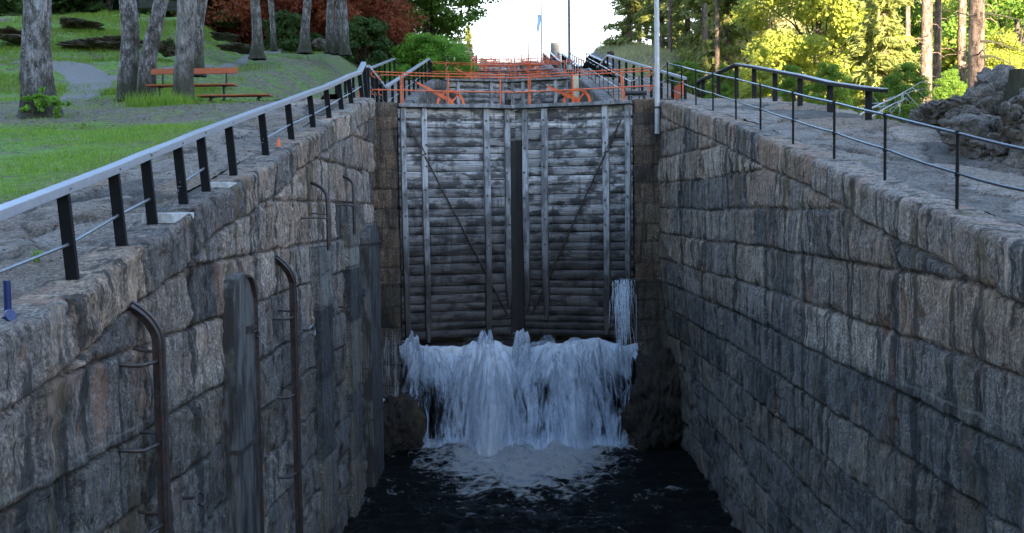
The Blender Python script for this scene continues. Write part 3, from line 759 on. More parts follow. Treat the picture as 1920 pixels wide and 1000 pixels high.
def sprays():
    # droplets thrown off the top of the surge and along the foot
    P = []; S_ = []
    for x0, z0, n, sx, sz in ((-.95, -3.75, 500, .3, .2), (.08, -3.65, 700, .12, .25), (-3.1, -3.8, 500, .18, .3), (1.3, -3.95, 400, .7, .15), (2.5, -3.95, 400, .4, .2), (-2.2, -4.0, 400, .5, .15), (0, -4.05, 500, 2.2, .12)):
        P.append(np.stack([RG.normal(x0, sx, n), RG.uniform(28.2, 28.75, n), z0 - np.abs(RG.normal(0, sz, n)) + .12], -1)); S_.append(RG.uniform(.004, .014, n))
    n = 3500; x = RG.uniform(-3.2, 3.2, n); P.append(np.stack([x, 28.5 - throw(x) * RG.uniform(.6, 1.5, n), -6.72 + np.abs(RG.normal(0, .14, n))], -1)); S_.append(RG.uniform(.004, .013, n))
    P = np.concatenate(P); S_ = np.concatenate(S_); n = len(P)
    D = RG.normal(size=(n, 3, 3)); D /= np.linalg.norm(D, axis=2)[..., None]; D[..., 2] *= 1.8
    V = (P[:, None] + D * S_[:, None, None]).reshape(-1, 3) - OFF
    npmesh('spray', V, np.arange(n * 3).reshape(-1, 3), M_spray, fall_root, False)
    # jet leaking down the right corner of the gate
    n = 260; P = np.stack([RG.normal(2.98, .13, n), RG.normal(28.72, .05, n), -2.05 - np.abs(RG.normal(0, .6, n))], -1)
    V = np.stack([RG.normal(0, .22, n), RG.uniform(-.35, -.05, n), RG.uniform(-.2, 1.1, n)], -1)
    o = ribbons(P, V, RG.uniform(.15, .6, n), RG.uniform(.0025, .008, n), 'leaking_jet', M_spray, off=(0, 0, 0)); tag(o, kind='structure')
    o.name = 'water_jet'
    # thin veil on the left pier
    n = 60; P = np.stack([RG.uniform(-4.0, -3.45, n), np.full(n, 28.72), RG.uniform(-5.6, -3.4, n)], -1)
    V = np.stack([RG.normal(0, .01, n), 0 * P[:, 0], 0 * P[:, 0] - .2], -1)
    o = ribbons(P, V, RG.uniform(.2, .4, n), RG.uniform(.0015, .004, n), 'water_trickle', M_spray, off=(0, 0, 0)); tag(o, kind='structure')
    n = 300; P = np.stack([RG.normal(-3.85, .04, n), RG.uniform(28.2, 28.5, n), RG.uniform(-6.3, -5.3, n)], -1)
    V = np.stack([RG.normal(0, .05, n), RG.normal(0, .05, n), RG.uniform(-.5, .2, n)], -1)
    o = ribbons(P, V, RG.uniform(.2, .5, n), RG.uniform(.01, .03, n), 'water_trickle', M_spray, off=(0, 0, 0)); tag(o, kind='structure')
sprays()

# ------------------------------------------------------------------ rocks
def rock(name, loc, dim, mt, seed, lab, cat='rock', sub=5, rough=.35, cut=0.0, group=None):
    import bmesh
    bm = bmesh.new(); bmesh.ops.create_icosphere(bm, subdivisions=sub, radius=1)
    V = np.array([v.co[:] for v in bm.verts]); F = np.array([[v.index for v in f.verts] for f in bm.faces]); bm.free()
    s = seed * 3.1
    d = 1 + rough * fbm(V[:, 0] * 1.3 + s, V[:, 1] * 1.3, V[:, 2] * 1.3, 5, seed)
    r = vn(V[:, 0] * 2.2 + s, V[:, 1] * 2.2, V[:, 2] * 3.2, seed + 2); d += -.12 * np.clip(1 - np.abs(r) / .14, 0, 1) * (rough / .35)
    d += .07 * np.floor(3 * vn(V[:, 0] * 1.5, V[:, 1] * 1.5 + s, V[:, 2] * 1.5, seed + 6)) * (rough / .35)
    d = d - .16 * rough * np.abs(fbm(V[:, 0] * 3 + s, V[:, 1] * 3, V[:, 2] * 4, 4, seed + 11)) * 3 + .05 * fbm(V[:, 0] * 8 + s, V[:, 1] * 8, V[:, 2] * 8, 3, seed + 12)
    rg_ = np.random.default_rng(seed); cp = rg_.normal(size=(70, 3)); cp /= np.linalg.norm(cp, axis=1)[:, None]; cp *= rg_.uniform(.85, 1.1, 70)[:, None]
    Vw = V + .10 * np.stack([vn(V[:, 0] * 3, V[:, 1] * 3, V[:, 2] * 3, seed + q) for q in (21, 22, 23)], -1)
    dd = np.linalg.norm(Vw[:, None] * np.array([1, 1, 1.3]) - cp[None] * np.array([1, 1, 1.3]), axis=2); od = np.sort(dd, 1); ii_ = dd.argmin(1)
    pl = (V * (cp[ii_] + .35 * rg_.normal(size=(70, 3))[ii_])).sum(1)
    d = d + rough * (.28 * (rg_.random(70)[ii_] - .5) - .22 * np.exp(-((od[:, 1] - od[:, 0]) / .035) ** 2) + .4 * (.9 - pl))
    sup = (np.abs(V) ** 3.2).sum(1) ** (-1 / 3.2)
    V = V * (d * sup)[:, None] * np.array(dim) / 2
    o = npmesh(name, V, F, mt, None, True, {'blk': np.full(len(V), .3 + .4 * (seed % 7) / 7)}, loc=loc)
    return tag(o, lab, cat, group)
def prock(px, py, Y, wd, h, dep, mt, seed, lab, **k):
    p = WY(px, py, Y); return rock('rock', p, (wd, dep, h), mt, seed, lab, **k)
rock('rock', (-3.45, 28.25, -6.2), (1.35, 1.3, 2.3), M_wrock, 3, 'black wet rock at the foot of the left pier beside the falls')
rock('rock', (3.95, 28.2, -5.5), (1.3, 1.3, 3.0), M_wrock, 4, 'rough brown rock at the foot of the right pier beside the falls')
rock('rock', (3.45, 28.5, -6.3), (1.1, 1.0, 1.6), M_wrock, 6, 'small dark wet rock between the falls and the brown rock')

# right outcrop
for i, (px, py, Y, wd, h, dep, lab) in enumerate([
    (1905, 238, 17.8, 2.4, 1.9, 3.0, 'largest grey boulder of the outcrop, with a dark stump on top'),
    (1925, 282, 15.2, 1.7, 1.3, 2.4, 'cracked grey boulder at the right edge of the picture behind the rod railing'),
    (1800, 232, 20.5, 1.4, 1.0, 2.0, 'low grey boulder left of the big outcrop boulder under the pines'),
    (1745, 238, 22.5, .9, .8, 1.2, 'smallest boulder at the left end of the outcrop near the rail end'),
    (1845, 285, 17.0, 1.6, .5, 1.2, 'flat low rock shelf at the foot of the outcrop')]):
    prock(px, py, Y, wd, h, dep, M_rock, 31 + i, lab, rough=.45, group='boulders of the right outcrop', sub=6)
# ledges on the left hill, boulder at the path
for i, (px, py, Y, wd, h, dep, lab) in enumerate([
    (150, 42, 45, 2.2, .6, 2, 'mossy rock ledge high on the grassy hill behind the first trunk'),
    (195, 78, 42, 3.2, .9, 2, 'long dark rock ledge low on the hill left of the paired trunks'),
    (30, 62, 42, 2.0, .8, 2, 'dark rock ledge at the left edge of the grassy hill'),
    (316, 85, 40, .8, 1.1, 1.2, 'upright rough rock between the leaning trunk and the grey trunk'),
    (452, 84, 43, 1.7, .55, 1.5, 'stony ledge below the hill crest left of the path'),
    (420, 62, 45, 1.5, .45, 1.5, 'small stony ledge just under the hill crest'),
    (597, 82, 50, .65, .75, .6, 'upright grey boulder beside the slim trunks on the hill')]):
    prock(px, py + (0 if 'boulder' in lab else 6), Y, wd * .9, h * .62, dep, M_moss if 'boulder' not in lab else M_rock, 51 + i, lab, rough=.5, sub=5)
p = WY(1145, 101, 60); rock('rock', p, (.4, .4, .3), M_wrock, 66, 'small dark stone on the sunlit grassy mound', sub=3)

# ------------------------------------------------------------------ lock gates
def planked(L, z0, z1, right):
    """planking of one leaf: local x 0..L from the hinge, y=0 faces the camera (negative y)"""
    V = []; F = []; A = []
    z = z1; r = random.Random(5 + right); i = 0
    nseg = 46
    while z > z0 + .05:
        h = r.uniform(.2, .33)
        if i == 1: z -= .055                                 # gap under the top plank
        zb = max(z - h, z0)
        wv = [r.uniform(-.006, .006) for _ in range(4)]
        col = r.random(); dy = r.uniform(-.012, .012)
        xx = np.linspace(0, L, nseg)
        gap = .015
        for side in range(1):
            b = len(V)
            for k, x in enumerate(xx):
                n1 = .005 * math.sin(x * 3 + i) + r.uniform(-.003, .003); n2 = .005 * math.sin(x * 2.3 + i * 2) + r.uniform(-.003, .003)
                zt_, zb_ = z - gap + n1 * .6, zb + n2 * .6
                for (yy, zz) in ((.06, zb_), (-.047 + dy, zb_), (-.055 + dy, zb_ + .006), (-.055 + dy, (zt_ + zb_) / 2), (-.055 + dy, zt_ - .006), (-.047 + dy, zt_), (.06, zt_)):
                    V.append((x, yy, zz)); A.append(col)
            for k in range(nseg - 1):
                for q in range(6):
                    a = b + k * 7 + q; F.append((a, a + 7, a + 8, a + 1))
        z = zb; i += 1
    return np.array(V), np.array(F), A

Lf = math.hypot(3.34, 1.0)
def make_leaf(right):
    """leaf seen from downstream; local x from the hinge to the mitre; local -y towards the camera for the left leaf"""
    sg = 1 if not right else -1
    root = empty('lock_gate')
    ztop, zb = 2.97, -3.75
    V, F, A = planked(Lf - .02, zb, ztop - .1, right)
    V[:, 0] *= sg
    npmesh('planking', V, F if sg > 0 else F[:, ::-1], M_gwood, root, False, {'blk': A})
    MB().box((sg * Lf / 2, .14, (zb + ztop - .7) / 2), (Lf - .06, .1, ztop - .7 - zb)).build('backing_frame', M_shade_wood, root)
    def px2u(px): return ((px - 742) / 218 if not right else (1185 - px) / 222) * (Lf - .02)
    posts = [(751, .17, -.02), (789, .18, .15), (904, .19, .0), (943, .17, 1.1)] if not right else [(1176, .16, -.1), (1136, .19, .3), (1020, .19, .7), (983, .17, 1.0)]
    for px, wd, lift in posts:
        u = px2u(px) * sg; mb = MB(); pts = []
        zz = ztop - .09; zlow = zb - .25 + lift
        mb.poly_bar([(u, -.15, zz), (u + .012, -.15, 1.2), (u - .01, -.15, -1), (u, -.15, zlow + .5), (u + .02 * sg, -.10, zlow)], .02, .02)
        mb = MB(); n = 24
        for k in range(n):
            a, b_ = k / n, (k + 1) / n
        ring = []
        for k in range(n + 1):
            t = k / n; z_ = zz + (zlow - zz) * t; ww = wd * (1 + .05 * math.sin(t * 9 + px)); 
            if t > .92: ww *= 1 - (t - .92) * 6
            x_ = u + .012 * math.sin(t * 5 + px)
            ring.append([(x_ - ww / 2, -.05, z_), (x_ - ww / 2 + .01, -.17, z_), (x_ + ww / 2 - .01, -.17, z_), (x_ + ww / 2, -.05, z_)])
        vs = [v for r_ in ring for v in r_]; fs = []
        for k in range(n):
            for q in range(3):
                a = 4 * k + q; fs.append((a, a + 1, a + 5, a + 4))
        fs.append((0, 3, 2, 1)); fs.append((4 * n, 4 * n + 1, 4 * n + 2, 4 * n + 3))
        mb.add(vs, fs); po = mb.build('post', M_gpost, root, bevel=.008)
        at = po.data.attributes.new('blk', 'FLOAT', 'POINT'); at.data.foreach_set('value', np.full(len(po.data.vertices), rnd.uniform(.45, .85), np.float32))
        zq = zz - .35
        while zq > zlow + 1.2:
            MB().box((u + rnd.uniform(-.03, .03), -.18, zq), (.05, .03, .05)).build('bolt', M_rust, po); zq -= rnd.uniform(.6, .85)
    # heel recess board / mitre post (recess shade in its colour)
    mb = MB(); mb.box((sg * (Lf - .12), -.07, (ztop + zb) / 2 - .5), (.22, .08, ztop - zb - 1.0)); mp = mb.build('mitre_post', M_shade_wood, root, bevel=.01)
    mb = MB(); mb.poly_bar([(0, -.02, ztop - .03), (sg * Lf * .33, -.02, ztop - .035), (sg * Lf * .66, -.02, ztop - .025), (sg * Lf, -.02, ztop - .035)], .5, .1)
    tb = mb.build('top_beam', M_gpost, root, bevel=.012); at = tb.data.attributes.new('blk', 'FLOAT', 'POINT'); at.data.foreach_set('value', np.full(len(tb.data.vertices), .12, np.float32))
    # diagonal tie rod with turnbuckle
    ua, ub = (px2u(757) * sg, px2u(940) * sg) if not right else (px2u(1166) * sg, px2u(990) * sg)
    A_, B_ = Vector((ua, -.2, 2.45)), Vector((ub, -.1, -3.15))
    mb = MB(); mb.tube([A_, A_.lerp(B_, .13)], .028, 8); mb.tube([A_.lerp(B_, .17), A_.lerp(B_, .3), B_], .026, 8)
    q0, q1 = A_.lerp(B_, .06), A_.lerp(B_, .16); sd = Vector((.05, 0, .02))
    mb.tube([q0 - sd, q1 - sd], .012, 6); mb.tube([q0 + sd, q1 + sd], .012, 6)
    for q in (q0, q1): mb.bar(q - sd * 1.4, q + sd * 1.4, .045, .045)
    mb.build('tie_rod', M_rust, root)
    # lower boards behind the water
    # walkway railing: two rows
    def gx(px): return px2u(px) * sg
    if not right:
        cols = [(746, -.25), (757, .35), (831, -.25), (840, .35), (929, -.25), (940, .35)]; ends = (-.55, Lf + .25); tag_x = 0
    else:
        cols = [(1174, -.25), (1163, .35), (1079, -.25), (1067, .35), (996, -.25), (983, .35)]; ends = (-.55, Lf + .2)
    for i, (px, yy) in enumerate(cols):
        lean = rnd.uniform(-.03, .03) + (.06 * sg if i < 2 and right else 0)
        mb = MB(); mb.tube([(gx(px), yy, ztop - .02), (gx(px) + lean, yy, ztop + (.82 if yy < 0 else .98))], .019, 8); mb.build('railing_post', M_orange, root)
    for yy, zt, e0 in ((-.25, .80, -.5), (.35, .96, -.6)):
        for hh, nm in ((zt, 'handrail'), (zt * .48, 'middle_rail')):
            x0, x1 = sg * e0, sg * (Lf + (.15 if yy < 0 else .05))
            pts = [(x0 + sg * .02, yy, ztop + hh - .16), (x0 - sg * .06, yy, ztop + hh - .12), (x0 - sg * .08, yy, ztop + hh - .05), (x0, yy, ztop + hh), (x0 + sg * .1, yy, ztop + hh), ((x0 + x1) / 2, yy, ztop + hh - .008), (x1, yy, ztop + hh)]
            mb = MB(); mb.tube(pts, .016, 8); mb.build(nm, M_orange, root)
    # sluice gear: toothed half wheel and lever
    wc = gx(838) if not right else gx(1083)
    mb = MB(); R0 = .38; n = 20
    mb.poly_bar([(wc + R0 * math.cos(a), -.1, ztop + .02 + R0 * math.sin(a)) for a in np.linspace(0, math.pi, n)], .07, .05, up=(0, 1, 0))
    for a in (.9, 2.25): mb.bar((wc, -.1, ztop + .04), (wc + R0 * math.cos(a), -.1, ztop + .02 + R0 * math.sin(a)), .05, .04)
    mb.box((wc, -.1, ztop + .07), (.16, .08, .13)); mb.build('sluice_wheel', M_orange, root)
    ex, ez = (wc - .98, .62) if not right else (wc - .86, .52)
    mb = MB(); a_, b_ = Vector((wc + .03, -.14, ztop + .1)), Vector((ex, -.14, ztop + ez))
    for f0, f1, w0 in ((0, .45, .1), (.45, .8, .075), (.8, 1, .055)): mb.bar(a_.lerp(b_, f0), a_.lerp(b_, f1), w0, .04, up=(0, 1, 0))
    v0 = a_.lerp(b_, 1.0)
    lv = mb.build('lever', M_orange, root)
    mb = MB(); mb.tube([v0, v0 + (b_ - a_).normalized() * .28], .018, 6); mb.build('lever_handle', M_dark, lv)
    return root
leafL = make_leaf(False); leafR = make_leaf(True)
ang = math.atan2(1.0, 3.34)
nth = ['first and nearest', 'second', 'third', 'fourth', 'fifth and farthest']
def place_gate(k):
    cx = 0 if k == 0 else CX; y = 29 + 25 * k; z = 3.85 * k
    for rt, proto in ((False, leafL), (True, leafR)):
        o = proto if k == 0 else copy_tree(proto, None, ('bolt',))
        o.location = (cx + (3.34 if rt else -3.34), y, z); o.rotation_euler.z = -ang if rt else ang
        if k == 0:
            lab = 'left leaf of the nearest tall wooden lock gate, grey planks under an orange railing' if not rt else 'right leaf of the nearest tall wooden lock gate, beside the leaking jet'
        else:
            lab = f'{"right" if rt else "left"} leaf of the {nth[k]} wooden lock gate up the staircase'
        tag(o, lab, 'lock gate', 'lock gate leaves with orange railings')
for k in range(5): place_gate(k)
for k in range(1, 5):      # masonry below the upper gates
    mb = MB(); mb.box((CX, 30.5 + 25 * k, -7 + 3.85 * k), (7.6, 1.2, 6)); o = mb.build('stone_sill', M_wrock); tag(o, f'dark stone sill under the {nth[k]} lock gate', 'stone sill')

# ------------------------------------------------------------------ railings
def flat_railing(name, base, hgt, lab, out=(0, 0, 0), rail_w=.13, rail_h=.085, postw=(.11, .05), mid=True, mid_idx=None, top_pts=None, group=None, lean=0, chains=(), dark_rail=False):
    """base: list of base points; hgt: list of heights"""
    b0 = Vector(base[0]); root = empty(name, b0)
    tops = []
    for i, (p, h) in enumerate(zip(base, hgt)):
        p = Vector(p) - b0; t = p + Vector((lean, 0, h)); tops.append(t)
        mb = MB(); mb.bar(p + Vector((0, 0, -.06)), t, postw[0] if True else 0, postw[1], up=(0, 1, 0)); po = mb.build('post', M_black, root, bevel=.004)
        # small welded edge flange
        bb = MB(); bb.box(p + Vector((0, 0, .004)), (.15, .09, .012)); bb.build('foot_plate', M_black, po)
    tp = [Vector(q) - b0 for q in top_pts] if top_pts else tops
    mb = MB(); mb.poly_bar([t + Vector((0, 0, rail_h / 2)) for t in tp], rail_w, rail_h); tr = mb.build('top_rail', M_alu if not dark_rail else M_black, root, bevel=.006)
    if dark_rail:
        mb = MB(); mb.poly_bar([t + Vector((0, 0, rail_h + .009)) for t in tp], rail_w * .96, .016); mb.build('top_strip', M_alu, tr)
    if chains:
        for t in tops: MB().tube([t + Vector((rail_w / 2, 0, rail_h * .5)), t + Vector((rail_w / 2 + .012, 0, rail_h * .5))], .013, 6).build('bolt', M_rod, tr)
    if mid:
        segs = mid_idx or [(0, len(base) - 1)]
        for a, b in segs:
            pts = [(Vector(base[i]) - b0) * .5 + tops[i] * .5 + Vector((.0, 0, .02 * math.sin(i * 2.3))) for i in range(a, b + 1)]
            mb = MB(); mb.tube(pts, .016, 8); mb.build('middle_rod', M_rod, root)
    for (i, j) in chains:
        a = (Vector(base[i]) - b0) * .45 + tops[i] * .55; b = (Vector(base[j]) - b0) * .45 + tops[j] * .55
        mb = MB(); n = 22
        for q in range(n):
            t0 = q / n; c = a.lerp(b, t0 + .5 / n); c.z -= .32 * 4 * (t0 + .02) * (1 - t0) * .8
            t1 = (b - a).normalized(); ax = t1 * .03
            up = Vector((0, 0, .012)) if q % 2 else Vector((.012, 0, 0))
            mb.tube([c - ax, c - ax * .6 + up, c + ax * .6 + up, c + ax, c + ax * .6 - up, c - ax * .6 - up, c - ax], .0045, 5, cap=False)
        mb.build('chain', M_chain, root)
    return root, tops, b0

LPX = [((140, 545), (118, 363)), ((232, 486), (218, 325)), ((290, 448), (280, 299)), ((348, 407), (342, 275)), ((390, 380), (383, 256)), ((441, 350), (437, 236)), ((501, 308), (497, 212)),
       ((549, 277), (545, 194)), ((589, 250), (586, 178)), ((619, 232), (616, 167)), ((642, 215), (640, 156)), ((660, 200), (659, 147)), ((680, 188), (679, 139))]
base = [WX(*a, -4.0) for a, b in LPX]; hg = []
for (a, b), p in zip(LPX, base): hg.append(WY(b[0], b[1], p.y).z - p.z)
t_0 = WX(-75, 440, -4.07); t_1 = Vector((-4.07, base[0].y, base[0].z + hg[0])); t_2 = t_0 + (t_0 - t_1) * 1.4
base = [Vector((-4.0, t.y, float(zL(t.y)))) for t in (t_2, t_0)] + base; hg = [t_2.z - base[0].z, t_0.z - base[1].z] + hg
base.append(Vector((-4.1, 28.3, 3.08))); hg.append(.93)
root, tops, b0 = flat_railing('railing', base, hg, 'long grey railing on black posts along the left chamber wall', lean=-.07, mid_idx=[(1, 4), (5, 6), (8, 14)], chains=((4, 5), (7, 8)))
tag(root, 'long grey railing on black posts along the left chamber wall', 'railing')
# splice plates
mb = MB()
for i in (4, 6):
    t = tops[i]; mb.box(t + Vector((0, .1, .089)), (.16, .3, .008), Matrix.Rotation(math.radians(11), 3, 'X'))
mb.build('splice_plate', M_alu, root)

def ramp_rail(pts, hts, npost, lab, name='railing', w_=.13, mid=True, group='grey railings beside the upper chambers', pw=(.1, .045)):
    P = [Vector(p) for p in pts]; S = [0]
    for a, b in zip(P, P[1:]): S.append(S[-1] + (b - a).length)
    bs = []
    for q in np.linspace(0, S[-1], npost):
        i = min(max(np.searchsorted(S, q) - 1, 0), len(P) - 2); f = (q - S[i]) / (S[i + 1] - S[i]); bs.append(P[i].lerp(P[i + 1], f))
    tp = [p + Vector((0, 0, hts)) for p in P]
    r, _, _ = flat_railing(name, bs, [hts] * npost, lab, top_pts=tp, rail_w=w_, postw=pw, mid=mid)
    tag(r, lab, 'railing', group); return r
# landing and second chamber
ramp_rail([(-4.15, 28.9, 3.06), (-4.4, 34.5, 3.12)], .95, 5, 'short level railing on the left between the first and second ramps', group=None)
ramp_rail([(-4.42, 35, 3.15), (-4.3, 51.5, 6.5), (-4.5, 57, 6.8)], 1.0, 13, 'left inner railing climbing beside the second chamber')
ramp_rail([(-6.3, 34.2, 3.15), (-6.1, 52, 6.6)], 1.0, 11, 'left outer railing of the path beside the second chamber, below the weeping tree')
for k in range(1, 4):
    dz = 3.85 * k; dy = 25 * k
    nm = ['', 'third', 'fourth', 'fifth'][k]
    ramp_rail([(-4.8, 35 + dy, 3.1 + dz), (-4.7, 51.5 + dy, 6.45 + dz), (-4.8, 57 + dy, 6.75 + dz)], 1.0, 9, f'left inner railing climbing beside the {nm} chamber', mid=True)
    ramp_rail([(-6.3, 34 + dy, 3.1 + dz), (-6.2, 52 + dy, 6.6 + dz)], 1.0, 8, f'left outer railing beside the {nm} chamber', mid=True)
    ramp_rail([(3.75, 34 + dy, 3.2 + dz), (3.6, 52 + dy, 6.65 + dz)], 1.0, 9, f'right inner railing climbing beside the {nm} chamber', mid=True)
    ramp_rail([(5.7, 34 + dy, 3.2 + dz), (5.4, 52 + dy, 6.65 + dz)], 1.0, 8, f'right outer railing beside the {nm} chamber', mid=True)
# right side of second chamber
ramp_rail([(5.6, 33.6, 3.1), (4.75, 52, 6.6), (4.75, 58.5, 6.85)], 1.02, 13, 'right outer railing falling from the sunlit mound to the pole', w_=.12)
# right outer railing of near chamber (wide black posts, grey top)
RO = [((1628, 258), (1628, 171)), ((1556, 238), (1556, 160)), ((1500, 218), (1499, 146)), ((1453, 205), (1452, 137)), ((1414, 191), (1412, 129)), ((1381, 180), (1381, 124))]
bs = [WX(a[0], a[1], 7.2) for a, b in RO]; hg = [WY(b[0], b[1], p.y).z - p.z for (a, b), p in zip(RO, bs)]
bs.append(Vector((6.9, 36.5, 3.95 - .55))); hg.append(.98); bs.append(Vector((6.65, 38.8, 3.7))); hg.append(.6); 
bs = bs[:6] + [Vector((WY(1347, 177, 35).x, 35, float(WY(1347, 177, 35).z))), WY(1318, 178, 37.5), WY(1309, 178, 38.5)]
hg = hg[:6] + [WY(1347, 139, 35).z - bs[6].z, WY(1318, 151, 37.5).z - bs[7].z, WY(1309, 157, 38.5).z - bs[8].z]
tpts = [p + Vector((0, 0, h)) for p, h in zip(bs, hg)]; tpts = [tpts[0] + Vector((.05, -.75, -.12))] + tpts
r, _, _ = flat_railing('railing', bs, hg, '', top_pts=tpts, rail_w=.15, rail_h=.07, postw=(.13, .05), mid=False, dark_rail=True)
tag(r, 'right outer railing with thick black posts and grey top rail along the paved slope', 'railing')
# thin rod railing right
RI = [((1794, 406), (1793, 250)), ((1659, 348), (1661, 216)), ((1564, 308), (1563, 193)), ((1487, 279), (1487, 175)), ((1426, 252), (1426, 160)), ((1380, 233), (1381, 148)), ((1337, 214), (1340, 139)),
      ((1305, 202), (1306, 132)), ((1278, 188), (1278, 125)), ((1252, 182), (1253, 119)), ((1235, 180), (1235, 134))]
def rod_railing(bs, hg, lab, r=.017, rr=.02, group=None, mids=True):
    b0 = Vector(bs[0]); root = empty('rod_railing', b0); T = []; Mi = []
    for p, h in zip(bs, hg):
        p = Vector(p) - b0; T.append(p + Vector((0, 0, h))); Mi.append(p + Vector((0, 0, h * .52)))
        mb = MB(); mb.tube([p - Vector((0, 0, .05)), p + Vector((0, 0, h))], rr, 8)
        for z_ in (h * .5, h): mb.tube([p + Vector((0, 0, z_ - .02)), p + Vector((0, 0, z_ + .025))], rr * 1.5, 8)
        mb.build('post', M_black, root)
    def dense(P, sag):
        o = []
        for a, b in zip(P, P[1:]):
            for q in (0, .33, .66): v = a.lerp(b, q); v.z -= sag * math.sin(q * math.pi); o.append(v)
        return o + [P[-1]]
    mb = MB(); mb.tube(dense(T, .005), r * 1.15, 8); mb.build('handrail', M_rodb, root)
    mb = MB(); mb.tube(dense(Mi, .014), r, 8); mb.build('middle_rod', M_rodb, root)
    tag(root, lab, 'railing', group); return root
M_rodb = simple('worn_black_rod', (.07, .072, .08), .22, .75, 30, .3)
bs = [WX(a[0], a[1], 4.75) for a, b in RI[:9]]; bs += [WY(1252, 182, 30.2), WY(1235, 180, 31.5)]
hg = [WY(b[0], b[1], p.y).z - p.z for (a, b), p in zip(RI, bs)]
t_0 = WX(1935, 284, 4.75); t_1 = bs[0] + Vector((0, 0, hg[0])); t_2 = t_0 + (t_0 - t_1) * 1.2
bs = [Vector((4.75, t.y, float(zR(t.y)))) for t in (t_2, t_0)] + bs; hg = [t_2.z - bs[0].z, t_0.z - bs[1].z] + hg
rod_railing(bs, hg, 'thin black rod railing along the edge of the right chamber wall')
bs = [Vector((3.95 - .012 * (y - 33), y, float(zR(y)))) for y in np.arange(32.5, 53, 1.9)]
rod_railing(bs, [1.0] * len(bs), 'thin rod railing beside the second chamber behind the orange gate rails', .014, .015)

def orange_barrier(x0, x1, Y, z, lab, h=1.0):
    root = empty('orange_barrier', ((x0 + x1) / 2, Y, z)); W = x1 - x0
    for x in np.linspace(-W / 2, W / 2, max(int(W / 1.3), 2) + 1):
        MB().tube([(float(x), 0, 0), (float(x), 0, h)], .024, 8).build('post', M_orange, root)
    for zz in (h, h * .72, h * .42): MB().tube([(-W / 2, 0, zz), (0, 0, zz - .01), (W / 2, 0, zz)], .02, 8).build('rail', M_orange, root)
    tag(root, lab, 'barrier', 'orange barriers across the upper landings')
for k_, (x0, x1, Y, z, lab) in enumerate([
    (-4.4, 1.2, 56.2, 6.85, 'orange barrier just behind the second gate, left half'), (-4.6, -.2, 80.6, 10.7, 'orange barrier just behind the third gate, left half'), (-.4, 3.6, 82.0, 10.7, 'orange barrier behind the third gate, right half'),
    (-4.6, 3.4, 106.5, 14.55, 'orange barrier behind the fourth gate, full width'), (-5.8, -1.6, 112, 15.6, 'highest orange barrier on the left skyline'), (-4.7, -3.6, 60, 6.9, 'short orange barrier at the left landing by the second gate')]):
    orange_barrier(x0, x1, Y, z, lab)

# ------------------------------------------------------------------ things on and at the left wall
xw = XL + .05
def ladder(px0, ptop, pelbow, zbot, lab, name='ladder', bend=.35, rungs=()):
    """iron channel stringer rising along the wall with its top bent into the wall"""
    e = WX(*pelbow, XL + .22); t = WX(*ptop, XL - .02)
    root = empty(name, (e.x, e.y, zbot)); b0 = Vector((e.x, e.y, zbot))
    pts = [Vector((0, 0, 0)), Vector((0, 0, e.z - zbot - .05))]
    t = t - b0; c = Vector((0, 0, e.z - zbot)); cq = WX(pelbow[0] - 6, ptop[1] + (pelbow[1] - ptop[1]) * .42, XL + .2) - b0
    for q in [k_ / 7 for k_ in range(8)]:
        a = c * (1 - q) ** 2 + cq * (2 * q * (1 - q)) + t * q ** 2; pts.append(a)
    mb = MB(); mb.poly_bar(pts, .035, .12, up=(1, 0, 0.001)); mb.build('stringer', M_rust, root, bevel=.006)
    mb = MB(); mb.poly_bar([p + Vector((.035, -.052, 0)) for p in pts], .05, .016, up=(1, 0, 0.001)); mb.poly_bar([p + Vector((.035, .052, 0)) for p in pts], .05, .016, up=(1, 0, 0.001)); mb.build('flange', M_rust, root)
    for (py) in rungs:
        z = WX(pelbow[0], py, XL + .2).z - zbot
        mb = MB(); mb.tube([(0, 0, z), (-.02, -.42, z + .02), (-.12, -.47, z + .03), (-.3, -.47, z + .05)], .02, 8); mb.tube([(-.02, 0, z + .09), (-.3, 0, z + .12)], .017, 6)
        mb.build('rung', M_rust, root)
    tag(root, lab, 'ladder', 'iron ladders on the left chamber wall'); return root
ladder(0, (243, 572), (297, 640), -6.6, 'nearest rusty iron ladder rail with a curved top on the left wall', rungs=(676, 832, 988))
ladder(0, (515, 483), (549, 530), -6.7, 'second rusty iron ladder rail on the left wall, right of the wooden fender', rungs=(595, 742, 893))

